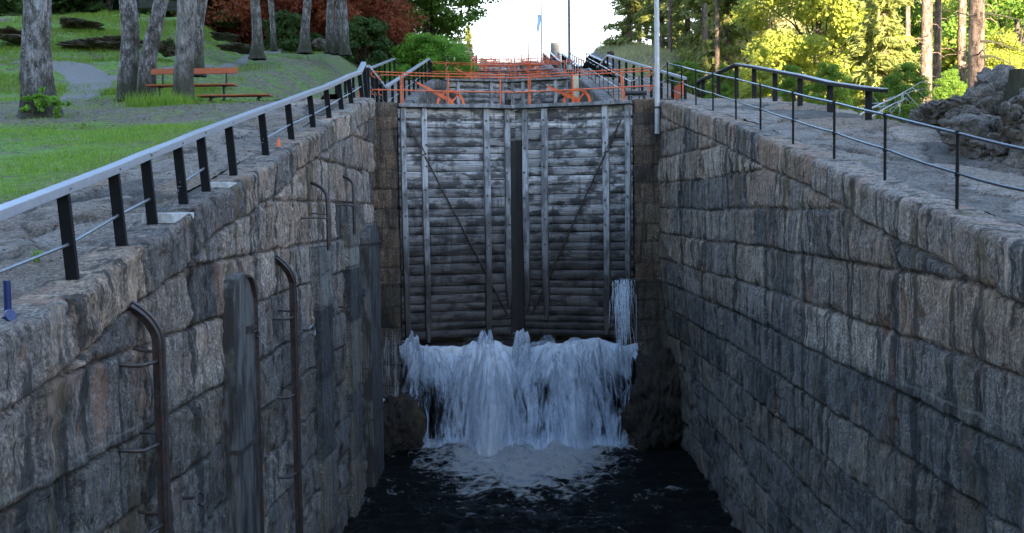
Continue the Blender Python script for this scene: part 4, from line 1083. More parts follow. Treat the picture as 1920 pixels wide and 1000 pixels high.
def fender(x0, x1, ytop, zb, zt_, mt, lab, thick=.2, step=None, rnd_top=True):
    a = WX(x0, ytop, XL); b = WX(x1, ytop, XL); y0, y1 = a.y, b.y; z1 = zt_ if zt_ is not None else (a.z + b.z) / 2
    root = empty('fender', (XL, (y0 + y1) / 2, zb)); W = (y1 - y0)
    pts = [(-W / 2, 0)]; H = z1 - zb
    if rnd_top: 
        for q in np.linspace(math.pi, 0, 9): pts.append((W / 2 * math.cos(q), H - W * .3 + W * .3 * math.sin(q)))
    else: pts += [(-W / 2, H), (W / 2, H)]
    pts.append((W / 2, 0)); n = len(pts)
    vs = [(-.1, p[0], p[1]) for p in pts] + [(thick, p[0], p[1]) for p in pts]
    fs = [tuple(range(n)), tuple(range(2 * n - 1, n - 1, -1))] + [(i, i + n, (i + 1) % n + n, (i + 1) % n) for i in range(n)]
    if mt is M_fconc:
        o = masonry('stone_strip', [(-.1, -W / 2), (thick, -W / 2), (thick, W / 2), (-.1, W / 2)], lambda x, y: H + 0 * x, 0.0, M_fconc, .03, .04, courses=(1.1, 1.7), blen=(3, 4), amp=.4, seed=int(x0), wrap=.15, cap=.5, parent=root)
        tag(root, lab, 'fender', 'fenders standing against the left chamber wall'); return root, W, H, thick
    mb = MB(); mb.add(vs, fs); o = mb.build('timber', mt, root, bevel=.012)
    at = o.data.attributes.new('blk', 'FLOAT', 'POINT'); at.data.foreach_set('value', np.full(len(o.data.vertices), .5, np.float32))
    if step:
        for s in step:
            z = WX((x0 + x1) / 2, s, XL + thick).z - zb
            mb = MB(); mb.box((thick / 2 + .008, 0, z), (thick + .05, W + .02, .05)); mb.build('band', M_rust, root)
    tag(root, lab, 'fender', 'fenders standing against the left chamber wall'); return root, W, H, thick
f1, W1, H1, T1 = fender(414, 452, 512, -6.7, None, M_fender, 'widest grey timber fender with a rounded top and curved iron edge', .16, (862,))
# curved iron bar on its edge
mb = MB(); pts = [(T1 + .03, W1 / 2, 0), (T1 + .03, W1 / 2, H1 - .45)] + [(T1 + .03, W1 / 2 - .38 * (1 - math.cos(q)), H1 - .45 + .4 * math.sin(q)) for q in np.linspace(.2, math.pi / 2, 6)]
mb.poly_bar(pts, .03, .05, up=(1, 0, .001)); mb.build('iron_edge', M_rust, f1)
mb = MB(); mb.box((T1 + .02, W1 / 2 - .22, H1 - .75), (.04, .42, .07)); mb.box((T1 + .045, W1 / 2 - .3, H1 - .75), (.03, .05, .05)); mb.build('bracket', M_rust, f1)
fender(584, 607, 462, -6.75, None, M_fconc, 'pale stone fender strip left of a narrower one, below a bent rod', .14, (890 - 78,))
fender(643, 661, 418, -6.75, None, M_fconc, 'stone fender strip between the first stone strip and the dark corner timber', .14)
f4, W4, H4, T4 = fender(674, 695, 418, -6.75, None, M_fender, 'narrow dark timber fender at the corner beside the left pier', .22, (460, 706, 810))
def bent_rod(ptop, pel, ybot, lab, rung=None):
    e = WX(*pel, XL + .3); t = WX(*ptop, XL - .05); b = WX(pel[0] + 2, ybot, XL + .3); b0 = Vector((e.x, e.y, b.z)); root = empty('bent_rod', b0)
    c = e - b0; t = t - b0
    pts = [(0, 0, 0), (0, 0, c.z * .5), (0, 0, c.z)] + [tuple(c * (1 - q) ** 2 + Vector((0, t.y * .15, t.z - .1)) * (2 * q * (1 - q)) + t * q * q) for q in (.2, .4, .6, .8, 1)]
    mb = MB(); mb.tube(pts, .035, 8); mb.build('rod', M_rust, root)
    if rung:
        z = WX(pel[0], rung, XL + .3).z - b.z; mb = MB(); mb.tube([(0, 0, z), (-.05, -.65, z + .02), (-.35, -.7, z + .02)], .018, 6); mb.tube([(-.02, 0, z + .08), (-.3, -.05, z + .1)], .015, 6); mb.build('rung', M_rust, root)
    tag(root, lab, 'iron rod', 'bent iron rods high on the left wall')
bent_rod((581, 342), (614, 375), 470, 'bent rusty rod above the first stone fender strip', 410)
bent_rod((638, 329), (663, 352), 440, 'bent rusty rod above the second stone fender strip, nearer the gate', 386)
def ring(px, py, lab, mt=M_rod, R=.11):
    p = WX(px, py, XL + .16); mb = MB()
    mb.tube([(0, -R, .02), (.03, 0, R * .6), (.05, R, 0), (.06, R * .8, -R * .8), (.06, 0, -R), (.04, -R * .5, -R * .7)], .016, 8); mb.tube([(-.12, -R, .02), (0, -R, .02)], .02, 6)
    o = mb.build('mooring_hook', mt, None, loc=p); tag(o, lab, 'hook', 'mooring hooks on the left wall')
ring(582, 618, 'pale mooring hook just right of the second ladder'); ring(647, 577, 'dark mooring hook on the second stone strip', M_rust, .09); ring(678, 547, 'blue mooring hook on the dark corner fender', M_blue, .1)
ring(368, 932, 'lowest mooring hook, on the wall between the first ladder and the wide fender', M_rust, .1); ring(476, 625, 'small dark hook right of the wide timber fender', M_rust, .06)
# blue mooring bollard at left edge
p = WX(15, 590, -4.0); root = empty('mooring_post', (p.x, p.y, float(zL(p.y)) + .01))
mb = MB(); mb.tube([(0, 0, 0), (0, 0, .3)], .028, 16); mb.tube([(0, 0, 0), (0, 0, .02)], .045, 16); mb.build('pipe', M_blue, root)
mb = MB(); mb.tube([(.05, -.08, .03), (.068, -.087, .036)], [.05, .05], 20); mb.tube([(0, 0, .05), (.055, -.095, .03)], .018, 10); o = mb.build('disc', M_blue, root, bevel=.004)
tag(root, 'short blue steel post with a tilted round disc at the left wall edge', 'mooring post')
# traffic cone
p = WY(523, 280, 17.3); root = empty('traffic_cone', (p.x, p.y, p.z - .01)); mb = MB(); mb.tube([(0, 0, .012), (0, 0, .2)], [.045, .014], 16); mb.build('cone', M_orange, root)
mb = MB(); mb.box((0, 0, .008), (.13, .13, .016)); mb.build('base', M_orange, root); tag(root, 'small orange cone on the left pavement behind the railing', 'cone')
# orange marker post behind rail
p = WY(675, 187, 33); mb = MB(); mb.box((0, 0, .18), (.08, .08, .42)); o = mb.build('marker_post', M_orange, None, bevel=.01, loc=p); tag(o, 'short orange marker post on the left landing between railing posts', 'marker post')
# pale step blocks beside posts
for (px, py, wpx), lab in (((324, 415, 46), 'pale cut stone block at the foot of the railing, nearer one'), ((424, 357, 40), 'pale cut stone block at the foot of the railing, farther one')):
    p = WX(px, py, -3.98); mb = MB(); mb.box((0, 0, 0), (.36, 1.0, .2)); o = mb.build('stone_block', M_conc, None, bevel=.015, loc=(p.x, p.y, p.z)); tag(o, lab, 'stone block')
# orange barrier board on the right landing, black bollard pipe
p = WY(1210, 150, 35.5); mb = MB(); mb.box((0, 0, 0), (.05, 2.6, .5), Matrix.Rotation(math.radians(0), 3, 'Z')); o = mb.build('barrier_board', M_orange, None, loc=(5.75, 36.2, 4.0)); tag(o, 'orange board fixed to the railing behind the tall pole', 'board')
p = WY(1192, 175, 30.5); mb = MB(); mb.tube([(-.32, 0, 0), (.32, 0, 0)], .07, 12); mb.box((-.2, 0, -.17), (.08, .1, .3)); mb.box((.25, 0, -.17), (.08, .1, .3)); o = mb.build('winch', M_dark, None, loc=(p.x, p.y, p.z)); tag(o, 'black winch drum at the right end of the nearest gate', 'winch')

# poles
p = WY(1222, 250, 28.75); root = empty('pole', (4.0, 28.72, p.z))
mb = MB(); mb.tube([(0, 0, 0), (0, 0, 3), (-.03, 0, 9.5)], [.075, .072, .05], 16); mb.build('shaft', M_pole, root)
mb = MB(); mb.tube([(0, 0, .68), (0, 0, .74)], .085, 16); mb.box((.1, .05, .71), (.22, .16, .05)); mb.build('strap', M_rust, root)
mb = MB(); mb.tube([(0, 0, -.02), (0, 0, .05)], .084, 16); mb.build('end_cap', M_pole, root)
mb = MB(); mb.box((.09, 0, 2.6), (.05, .06, .2)); mb.build('cleat', M_dark, root)
tag(root, 'tall grey pole strapped to the right pier beside the nearest gate', 'pole')
def flagpole(px, ybase, Y, r, H, lab, flag=None):
    p = WY(px, ybase, Y); root = empty('flagpole', p); mb = MB(); mb.tube([(0, 0, 0), (0, 0, H)], [r, r * .6], 10); mb.build('shaft', M_mast, root)
    mb = MB(); mb.tube([(0, 0, 0), (0, 0, .25)], r * 1.7, 10); mb.build('base', M_conc, root)
    if flag: flag(root)
    tag(root, lab, 'flagpole')
flagpole(1068, 131, 54.5, .075, 13, 'white flagpole at the right end of the second gate')
flagpole(978, 117, 118, .05, 4.4, 'shortest thin pole on the skyline, leftmost of the group'); flagpole(991, 117, 112, .06, 12, 'tall thin pole left of the pennant on the skyline')
flagpole(1016, 116, 108, .075, 12, 'tall thin pole between the pennant and the stone monument')
def pennant(root):
    V = []; F = []
    for i in range(13):
        t = i / 12; wd_ = .42 * (1 - t * .85)
        z = 5.5 - t * 2.9; V += [(.05 + .03 * math.sin(t * 9), .02, z), (.05 + wd_ + .05 * math.sin(t * 7), .1 * math.sin(t * 8), z - .1)]
    F = [(2 * i, 2 * i + 1, 2 * i + 3, 2 * i + 2) for i in range(12)]
    mb = MB(); mb.add(V, F, True); mb.build('pennant', simple('pennant_cloth', (.25, .42, .6), .8, 0, 3, .3), root)
flagpole(1008, 116, 120, .04, 6, 'thin pole with a pale blue pennant on the skyline', pennant)
# monument
M_mon = simple('monument_stone', (.12, .12, .125), .8, 0, 5, .3, .5, .02)
p = WY(1041, 119, 127); root = empty('stone_monument', p)
def frustum(w0, d0, w1, d1, h, z0=0):
    vs = [(x * w0 / 2, y * d0 / 2, z0) for x, y in ((-1, -1), (1, -1), (1, 1), (-1, 1))] + [(x * w1 / 2, y * d1 / 2, z0 + h) for x, y in ((-1, -1), (1, -1), (1, 1), (-1, 1))]
    return MB().add(vs, [(3, 2, 1, 0), (4, 5, 6, 7), (0, 1, 5, 4), (1, 2, 6, 5), (2, 3, 7, 6), (3, 0, 4, 7)])
frustum(1.4, 1.4, 1.02, 1.02, 2.5).build('shaft', M_mon, root, bevel=.03); frustum(1.7, 1.7, 1.65, 1.65, .25, -.2).build('plinth', M_mon, root)
tag(root, 'grey tapering stone monument on the skyline above the gates', 'monument')
# stakes by gate two, sunlight of the right wall end put into their colour
p = Vector((3.05, 51, 4.5))
mb = MB()
for i, x in enumerate((0, .42, .8)): mb.poly_bar([(x, i * .1, 0), (x + .03, i * .1, 1.1), (x - .02, i * .1, 2.1 - .2 * i)], .3, .12, up=(0, 1, 0))
o = mb.build('timber_stakes', M_lit_timber, None, bevel=.02, loc=p); at = o.data.attributes.new('blk', 'FLOAT', 'POINT'); at.data.foreach_set('value', np.full(len(o.data.vertices), .8, np.float32))
tag(o, 'bundle of timbers coloured as sunlit at the right wall by the second gate', 'timbers')

# ------------------------------------------------------------------ benches
def bench(name, c, W, lab, back=True, seat_h=.43, mt=M_benchw, rz=0, feet=.42):
    root = empty(name, c, rz)
    mb = MB()
    for y in (-.16, .0, .16): mb.box((0, y, seat_h), (W, .13, .035))
    mb.build('seat', mt, root, bevel=.006)
    if back:
        mb = MB(); mb.box((0, .26, .86), (W, .035, .16), Matrix.Rotation(-.12, 3, 'X')); mb.build('backrest', mt, root, bevel=.006)
    for x in (-W / 2 + .32, W / 2 - .32):
        mb = MB(); mb.bar((x, -.2, seat_h - .03), (x, .2, seat_h - .03), .04, .03); mb.bar((x, -.05, seat_h - .04), (x, -.02, 0), .05, .05, up=(0, 1, 0)); mb.bar((x, -.2, .01), (x, .22, .01), .05, .03)
        if back: mb.bar((x, .2, seat_h - .03), (x, .3, .95), .04, .04, up=(0, 1, 0))
        mb.build('leg', M_dark, root)
    tag(root, lab, 'bench'); return root
p = WY(361, 190, 28.3); bench('park_bench', (p.x, p.y, p.z), 2.42, 'orange park bench with a backrest behind the grey trunk')
p = WY(441, 190, 26.8); bench('low_bench', (p.x, p.y, p.z), 1.9, 'low backless orange bench right of the park bench', False, .14)
def iron_bench(px, py, Y, lab):
    p = WY(px, py, Y); root = empty('iron_bench', p); mb = MB()
    for i in range(6): mb.box((0, .2, .5 + i * .07), (1.25, .03, .04))
    mb.build('backrest', M_dark, root); mb = MB(); mb.box((0, 0, .42), (1.25, .42, .05)); mb.build('seat', M_dark, root)
    for x in (-.58, .58):
        mb = MB(); mb.bar((x, -.18, 0), (x, -.18, .62), .05, .05); mb.bar((x, .2, 0), (x, .22, .9), .05, .05); mb.bar((x, -.2, .62), (x, .2, .62), .05, .04); mb.build('leg', M_dark, root)
    tag(root, lab, 'bench', 'black iron benches on the hill')
iron_bench(281, 31, 49.5, 'black iron bench on the hill crest left of the leaning trunk'); iron_bench(327, 36, 49.5, 'black iron bench on the hill crest left of the grey trunk')
# white building far behind the hill
p = WY(300, 30, 78); root = empty('white_building', (p.x, 78, p.z - 1.0)); mb = MB(); mb.box((0, 0, 2.1), (7, 5, 4.2)); mb.build('wall', M_white, root)
vs = [(-3.8, -3, 4.2), (3.8, -3, 4.2), (3.8, 3, 4.2), (-3.8, 3, 4.2), (-3.8, 0, 6), (3.8, 0, 6)]
MB().add(vs, [(0, 1, 5, 4), (2, 3, 4, 5), (0, 4, 3), (1, 2, 5), (0, 3, 2, 1)]).build('roof', M_dark, root)
for x in (-2, 0, 2):
    mb = MB(); mb.box((x, -2.52, 2.4), (.9, .06, 1.3)); mb.build('window', M_dark, root)
tag(root, 'white building glimpsed between the trunks above the hill crest', 'building')

# ------------------------------------------------------------------ trees
def trunk_mesh(name, pts, rads, mt, parent, seed, du=.04, flare=.5, nr=48, bumpa=1.0):
    P = np.array(pts, float); S = np.r_[0, np.cumsum(np.linalg.norm(np.diff(P, axis=0), axis=1))]
    n = max(int(S[-1] / .09), 8); u = np.linspace(0, S[-1], n); C = np.stack([np.interp(u, S, P[:, k]) for k in range(3)], -1)
    k = np.ones(7) / 7
    for a in (0, 1): C[:, a] = np.convolve(np.pad(C[:, a], 3, 'edge'), k, 'valid')
    R = np.interp(u, S, rads); th = np.linspace(0, 2 * math.pi, nr, endpoint=False)
    U, T = np.meshgrid(u, th, indexing='ij'); cx, sx = np.cos(T), np.sin(T)
    fl = 1 + flare * np.exp(-U / .35) * (1 + .5 * np.sin(T * 5 + seed))
    d = 1 + bumpa * (.2 * fbm(cx * 1.3 + seed, sx * 1.3, U * .8, 3, seed) + .09 * fbm(cx * 5, sx * 5, U * 3, 4, seed + 5) + .04 * vn(cx * 14, sx * 14, U * 6, seed + 7))
    RR = R[:, None] * fl * d
    V = np.stack([C[:, None, 0] + cx * RR, C[:, None, 1] + sx * RR, np.repeat(C[:, None, 2], nr, 1) - .1], -1).reshape(-1, 3)
    i = np.arange(n - 1)[:, None]; j = np.arange(nr)[None]; a = i * nr + j; b = i * nr + (j + 1) % nr
    F = np.stack([a, b, b + nr, a + nr], -1).reshape(-1, 4)
    return npmesh(name, V, F, mt, parent, True)

def leaf_cloud(centers, radii, per, size, rg, flat=.75, elong=1.6, droop=0.0, shell=.35):
    """quads spread in clumps; returns V,F,blk"""
    C = np.repeat(centers, per, 0); Rr = np.repeat(radii, per)[:, None]; n = len(C)
    d = rg.normal(size=(n, 3)); d /= np.linalg.norm(d, axis=1)[:, None]
    r = rg.random(n)[:, None] ** shell
    off = d * r * Rr; off[:, 2] *= flat
    P = C + off; P[:, 2] -= droop * (off[:, 0] ** 2 + off[:, 1] ** 2)
    nrm = rg.normal(size=(n, 3)) + d * .7 + np.array([0, 0, .5]); nrm /= np.linalg.norm(nrm, axis=1)[:, None]
    a = np.cross(nrm, rg.normal(size=(n, 3))); a /= np.linalg.norm(a, axis=1)[:, None]; b = np.cross(nrm, a)
    s = size * rg.uniform(.6, 1.4, n)[:, None]
    V = np.stack([P - a * s * elong / 2, P + b * s / 2, P + a * s * elong / 2, P - b * s / 2], 1).reshape(-1, 3)
    F = np.arange(n * 4).reshape(-1, 4)
    cb = rg.random(len(centers)); blk = np.repeat(np.repeat(cb, per) * .6 + rg.random(n) * .4, 4)
    return V, F, blk

def limbs(mb, base, h0, H, centers, rg, r0, nlim=14):
    idx = rg.choice(len(centers), min(nlim, len(centers)), replace=False)
    for i in idx:
        c = centers[i]; z0 = h0 + (H * .8 - h0) * rg.random() * .8; z0 = min(z0, c[2] - .2) if c[2] > h0 else h0
        s = Vector((0, 0, z0)); e = Vector(c); m_ = s.lerp(e, .5) + Vector((0, 0, .1 * (e - s).length)); r = r0 * .35
        mb.tube([s, s.lerp(m_, .6), m_, e], [r, r * .75, r * .5, r * .15], 6, cap=False)

def deciduous(name, H, Rc, h0, ncl, per, size, leaf, barkm, seed, clr=(.5, 1.0), squash=1.0, r0=.22, droop=0, parent=None, flat=.6, bias=0.):
    rg = np.random.default_rng(seed); root = empty(name)
    th = rg.uniform(0, 2 * math.pi, ncl); v = rg.uniform(-1, 1, ncl); rr = rg.random(ncl) ** .4
    prof = np.sqrt(np.clip(1 - (v * .96) ** 2, .05, 1)) * (1 - .25 * v)
    c = np.stack([np.cos(th) * rr * prof * Rc, np.sin(th) * rr * prof * Rc, (h0 + H) / 2 + v * (H - h0) / 2], -1)
    c += rg.normal(0, .2, c.shape); rad = rg.uniform(*clr, ncl) * Rc * .32
    V, F, B = leaf_cloud(c, rad, per, size, rg, flat=flat, droop=droop)
    mb = MB(); mb.tube([(0, 0, -.3), (.05, 0, H * .3), (-.05, .05, H * .6), (0, 0, H * .92)], [r0 * 1.2, r0, r0 * .6, r0 * .12], 12)
    limbs(mb, None, h0, H, c, rg, r0, 22); mb.build('trunk', barkm, root)
    npmesh('crown', V, F, leaf, root, False, {'blk': B})
    return root

def conifer(name, H, Rb, h0, nwh, leaf, barkm, seed, size=.16, droop=.35, r0=.18, per=26, gapf=.75):
    rg = np.random.default_rng(seed); root = empty(name); mb = MB(); mb.tube([(0, 0, -.3), (0, 0, H * .5), (0, 0, H)], [r0 * 1.15, r0 * .7, .02], 10)
    P = []; D = []
    for i in range(nwh):
        z = h0 + (H - h0) * (i / nwh) ** .95; L = Rb * (1 - (z - h0) / (H - h0)) ** .8 + .15
        for q in range(rg.integers(4, 7)):
            if rg.random() > gapf + .2: continue
            a = rg.uniform(0, 2 * math.pi); l = L * rg.uniform(.65, 1.1); dz = rg.uniform(-.2, .3)
            e = Vector((math.cos(a) * l, math.sin(a) * l, z + dz * l * .3 - droop * l * .55)); s = Vector((0, 0, z)); m_ = s.lerp(e, .5) + Vector((0, 0, .06 * l))
            mb.tube([s, m_, e], [.03 + .01 * l, .02, .006], 5, cap=False)
            m = int(per * l / Rb * 2) + 5; t = rg.uniform(.12, 1.02, m)
            for tt in t:
                tt = float(tt); b = (s * (1 - tt) ** 2 + m_ * 2 * tt * (1 - tt) + e * tt ** 2); wsp = .1 + .28 * l * (1 - tt * .6) * .5
                b = Vector((b.x + rg.normal(0, wsp * .6), b.y + rg.normal(0, wsp * .6), b.z - abs(rg.normal(0, .12)) - .02)); P.append(b[:]); D.append((math.cos(a) + rg.normal(0, .5), math.sin(a) + rg.normal(0, .5), -rg.uniform(.1, .9)))
    P = np.array(P); D = np.array(D); D /= np.linalg.norm(D, axis=1)[:, None]; n = len(P); rep = 3
    P = np.repeat(P, rep, 0) + rg.normal(0, .06, (n * rep, 3)); D = np.repeat(D, rep, 0) + rg.normal(0, .35, (n * rep, 3)); n *= rep
    b = np.cross(D, rg.normal(size=(n, 3))); b /= np.linalg.norm(b, axis=1)[:, None]; s = size * rg.uniform(.6, 1.5, n)[:, None]
    V = np.stack([P - D * s, P + b * s * .28, P + D * s, P - b * s * .28], 1).reshape(-1, 3)
    B = np.repeat(rg.random(n // rep), rep * 4)[:n * 4]
    mb.build('trunk', barkm, root); npmesh('crown', V, np.arange(n * 4).reshape(-1, 4), leaf, root, False, {'blk': B})
    return root

def pine(name, H, h0, Rc, seed, r0=.19):
    rg = np.random.default_rng(seed); root = empty(name); ncl = 26
    th = rg.uniform(0, 2 * math.pi, ncl); z = rg.uniform(h0, H, ncl); r = Rc * rg.uniform(.2, 1, ncl) * (1 - .5 * (z - h0) / (H - h0))
    c = np.stack([np.cos(th) * r, np.sin(th) * r, z], -1); V, F, B = leaf_cloud(c, rg.uniform(.45, .95, ncl), 240, .12, rg, flat=.4, elong=3.2)
    return root, V, F, B, c, rg

def put(o, px=None, Y=None, X=None, z=None, rz=0, s=1.0):
    x = X if X is not None else WY(px, 300, Y).x
    if z is None: z = float(gL(x, Y)) if x < 0 else float(gR(x, Y))
    o.location = (x, Y, z - .05); o.rotation_euler.z = rz; o.scale = (s, s, s); return o

# left foreground trunks (bases from the photo, real radii)
def big_tree(px, py, Y, path, rads, lab, seed, H=9.5, mt=M_bark, crown=True, flare=.55):
    p = WY(px, py, Y); root = empty('tree', p); s = Y / 1900
    # path gives (px, py) centres going up
    pts = [(0, 0, -.1)] + [((a - px) * s, 0, (py - b) * s) for a, b in path]
    last = Vector(pts[-1]); prev = Vector(pts[-2]); dirv = (last - prev).normalized()
    pts += [tuple(last + dirv * 2.5), tuple(last + dirv * 2.5 + Vector((.3, .2, 4)))]
    rr = [r * s for r in rads] + [rads[-1] * s * .85, rads[-1] * s * .35]
    trunk_mesh('trunk', pts, rr, mt, root, seed, flare=flare)
    if crown:
        rg = np.random.default_rng(seed); c0 = Vector(pts[-1]); n = 26
        c = np.array(c0) + rg.normal(0, 1, (n, 3)) * np.array([2.4, 2.4, 1.3]) + np.array([0, 0, 1.5]); V, F, B = leaf_cloud(c, rg.uniform(.7, 1.3, n), 90, .28, rg)
        npmesh('crown', V, F, L_green, root, False, {'blk': B})
    tag(root, lab, 'tree'); return root, p
t1, p1 = big_tree(73, 212, 24, [(72, 180), (70, 120), (76, 60), (80, 0)], [29, 27, 25, 24, 24], 'thick mossy trunk nearest on the left lawn with green shoots at its base', 11, flare=.42)
big_tree(240, 178, 29.4, [(238, 150), (247, 90), (249, 45), (246, 0)], [18, 17, 16, 15, 14.5], 'left trunk of the paired trunks beside the gravel path, moss at its foot', 12)
big_tree(274, 181, 29.0, [(276, 140), (284, 90), (297, 40), (308, 0)], [15, 15, 14, 13, 13], 'leaning trunk just left of the orange bench', 13, flare=.3)
big_tree(343, 176, 27.0, [(345, 130), (350, 80), (356, 30), (358, 0)], [19, 18, 17, 17, 17], 'straight smooth grey trunk standing in front of the orange bench', 14, mt=bark('grey_bark', (.19, .175, .17), (.3, .28, .275), .2), flare=.12)
big_tree(371, 132, 34.0, [(372, 100), (374, 50), (384, 0)], [10, 10, 9, 9], 'slimmer trunk right behind the grey trunk', 15)
big_tree(483, 102, 40, [(483, 60), (481, 0)], [10, 9, 8.5], 'trunk at the hill edge right of the path, first of the slim row', 16)
big_tree(514, 88, 50, [(513, 50), (510, 0)], [6, 5, 5], 'thin trunk in the shade behind the path', 17, flare=.2)
big_tree(572, 92, 46, [(573, 50), (579, 0)], [9, 8, 7.5], 'slim forked trunk on the crest left of the grey boulder', 18)
big_tree(618, 92, 48, [(619, 50), (622, 0)], [7, 6.5, 6], 'left trunk of three close together at the crest', 19)
big_tree(633, 94, 47, [(635, 50), (638, 0)], [8, 7, 6], 'middle trunk of three close together at the crest', 20)
big_tree(647, 96, 46, [(647, 50), (646, 0)], [7, 7, 6], 'right trunk of three close together at the crest', 21)

# shoots at the first trunk
def tuft_leaves(name, p, n, R, size, leaf, lab, cat='shrub', seed=0, group=None, h=None):
    rg = np.random.default_rng(seed); k = max(n // 25, 3); c = rg.normal(0, 1, (k, 3)) * np.array(R) * .5; V, F, B = leaf_cloud(c, np.full(k, min(R) * .5), 25, size, rg)
    o = npmesh(name, V, F, leaf, None, False, {'blk': B}, loc=p); return tag(o, lab, cat, group)
q = WY(80, 192, 23.45); tuft_leaves('leafy_shoots', q, 500, (.35, .15, .3), .06, L_weep, 'bright green leafy shoots sprouting from the foot of the first trunk', seed=3)
q = WY(108, 205, 23.5); tuft_leaves('leafy_shoots', q, 200, (.14, .12, .2), .05, L_weep, 'small green shoots at the right foot of the first trunk', seed=4)

# copper beeches, understory, weeping maple, tall green tree
def T(o, lab, cat='tree', group=None): return tag(o, lab, cat, group)
cb = deciduous('copper_beech', 11, 5.0, .8, 170, 230, .15, L_copper, M_dbark, 61, r0=.3)
T(put(cb, px=648, Y=60, z=6.1, s=.82), 'dark red copper beech right behind the three close trunks')
for px, Y, z, s, lab in ((560, 63, 7.2, .95, 'copper beech behind the forked slim trunk'), (455, 60, 7.3, .9, 'leftmost copper beech above the path behind the hill'), (706, 70, 7.6, .8, 'farthest copper beech, reddish, beside the tall green tree')):
    o = copy_tree(cb); T(put(o, px=px, Y=Y, z=z, s=s, rz=px), lab, group='copper beeches behind the hill')
cb['group'] = 'copper beeches behind the hill'
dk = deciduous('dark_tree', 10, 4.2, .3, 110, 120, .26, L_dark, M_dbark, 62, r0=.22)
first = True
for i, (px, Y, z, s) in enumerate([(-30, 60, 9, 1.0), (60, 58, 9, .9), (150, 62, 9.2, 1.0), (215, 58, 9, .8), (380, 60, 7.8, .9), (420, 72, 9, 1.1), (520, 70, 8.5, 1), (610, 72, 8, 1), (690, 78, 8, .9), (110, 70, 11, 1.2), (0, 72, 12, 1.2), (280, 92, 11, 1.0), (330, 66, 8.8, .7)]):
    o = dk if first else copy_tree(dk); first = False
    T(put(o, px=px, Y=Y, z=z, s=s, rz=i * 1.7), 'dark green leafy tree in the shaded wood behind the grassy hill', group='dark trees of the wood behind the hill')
for i, (px, Y, z, s, lab) in enumerate([(540, 54, 6.9, .35, 'light green bush behind the slim trunks by the path'), (588, 55, 7, .25, 'small green bush beside the grey boulder'), (690, 56, 6.2, .42, 'dark low bush at the foot of the copper beech')]):
    o = copy_tree(dk if i == 2 else dk); T(put(o, px=px, Y=Y, z=z, s=s, rz=i), lab, 'bush')
wp = deciduous('weeping_tree', 3.7, 3.0, .1, 150, 260, .09, L_weep, M_dbark, 63, r0=.14, droop=.25, flat=.5)
T(put(wp, px=806, Y=57, z=6.7, s=.8), 'bright green weeping maple beside the second chamber')
o = copy_tree(wp); T(put(o, px=738, Y=55, z=6.2, s=.45, rz=2), 'low green shrub at the left foot of the weeping maple', 'bush')
tg = deciduous('tall_tree', 14, 4.3, 4.2, 130, 220, .15, L_green, M_dbark, 64, r0=.42)
T(put(tg, px=808, Y=66, z=7.2, rz=.8), 'tall green tree with a dark trunk rising above the weeping maple')

# right forest prototypes
lime = deciduous('lime_tree', 11, 3.6, .4, 170, 260, .115, L_lime, M_dbark, 71, r0=.2)
mid = deciduous('green_tree', 12, 3.2, .4, 150, 210, .12, L_green, M_dbark, 72, r0=.18)
pale = deciduous('pale_tree', 10, 3.0, .5, 120, 160, .11, L_pale, M_pbark, 73, r0=.14)
spr = conifer('spruce_tree', 14, 2.5, .6, 40, L_spruce, M_pbark, 74)
spr2 = conifer('spruce_tree', 15, 2.1, 1.4, 34, L_spruce, M_pbark, 75, gapf=.5, r0=.2)
pr, V, F, B, c, rg = pine('pine_tree', 15, 8.5, 2.3, 76)
mb = MB(); mb.tube([(0, 0, -.4), (.05, 0, 5), (-.03, 0, 10), (0, 0, 14.6)], [.2, .17, .13, .04], 14)
for i in range(16):
    z = rg.uniform(2.0, 8); a = rg.uniform(0, 6.28); l = rg.uniform(.3, 1.3); mb.tube([(0, 0, z), (math.cos(a) * l * .6, math.sin(a) * l * .6, z + .05), (math.cos(a) * l, math.sin(a) * l, z - .15 * l)], [.02, .014, .004], 5)
limbs(mb, None, 8, 15, c, rg, .15, 22); mb.build('trunk', M_pbark, pr); npmesh('crown', V, F, L_pine, pr, False, {'blk': B})
G_R = 'trees of the sunlit wood on the right'
used = set()
def plant(proto, px, Y, z=None, s=1.0, lab='', rz=None, group=G_R, cat='tree'):
    o = copy_tree(proto) if proto.name in used else proto; used.add(proto.name)
    put(o, px=px, Y=Y, z=z, s=s, rz=rnd.uniform(0, 6.3) if rz is None else rz); tag(o, lab, cat, group); return o
plant(lime, 1535, 46, 1.2, 1.0, 'bright yellow green leafy tree behind the right outer railing, the most vivid one')
plant(spr, 1655, 36, .8, .72, 'dark green spruce standing in front of the bright foliage left of the pines')
plant(pr, 1735, 31, 1.8, .9, 'left pine trunk of the group above the boulders', rz=1)
plant(pr, 1757, 38, 2.0, .75, 'thin reddish pine trunk just right of the left pine', rz=2)
plant(pr, 1803, 36, 2.0, .8, 'pale pine trunk standing behind, left of the thickest pine', rz=3)
plant(pr, 1829, 25, 1.5, 1.0, 'thickest pine trunk rising behind the big boulder with dead branches', rz=4)
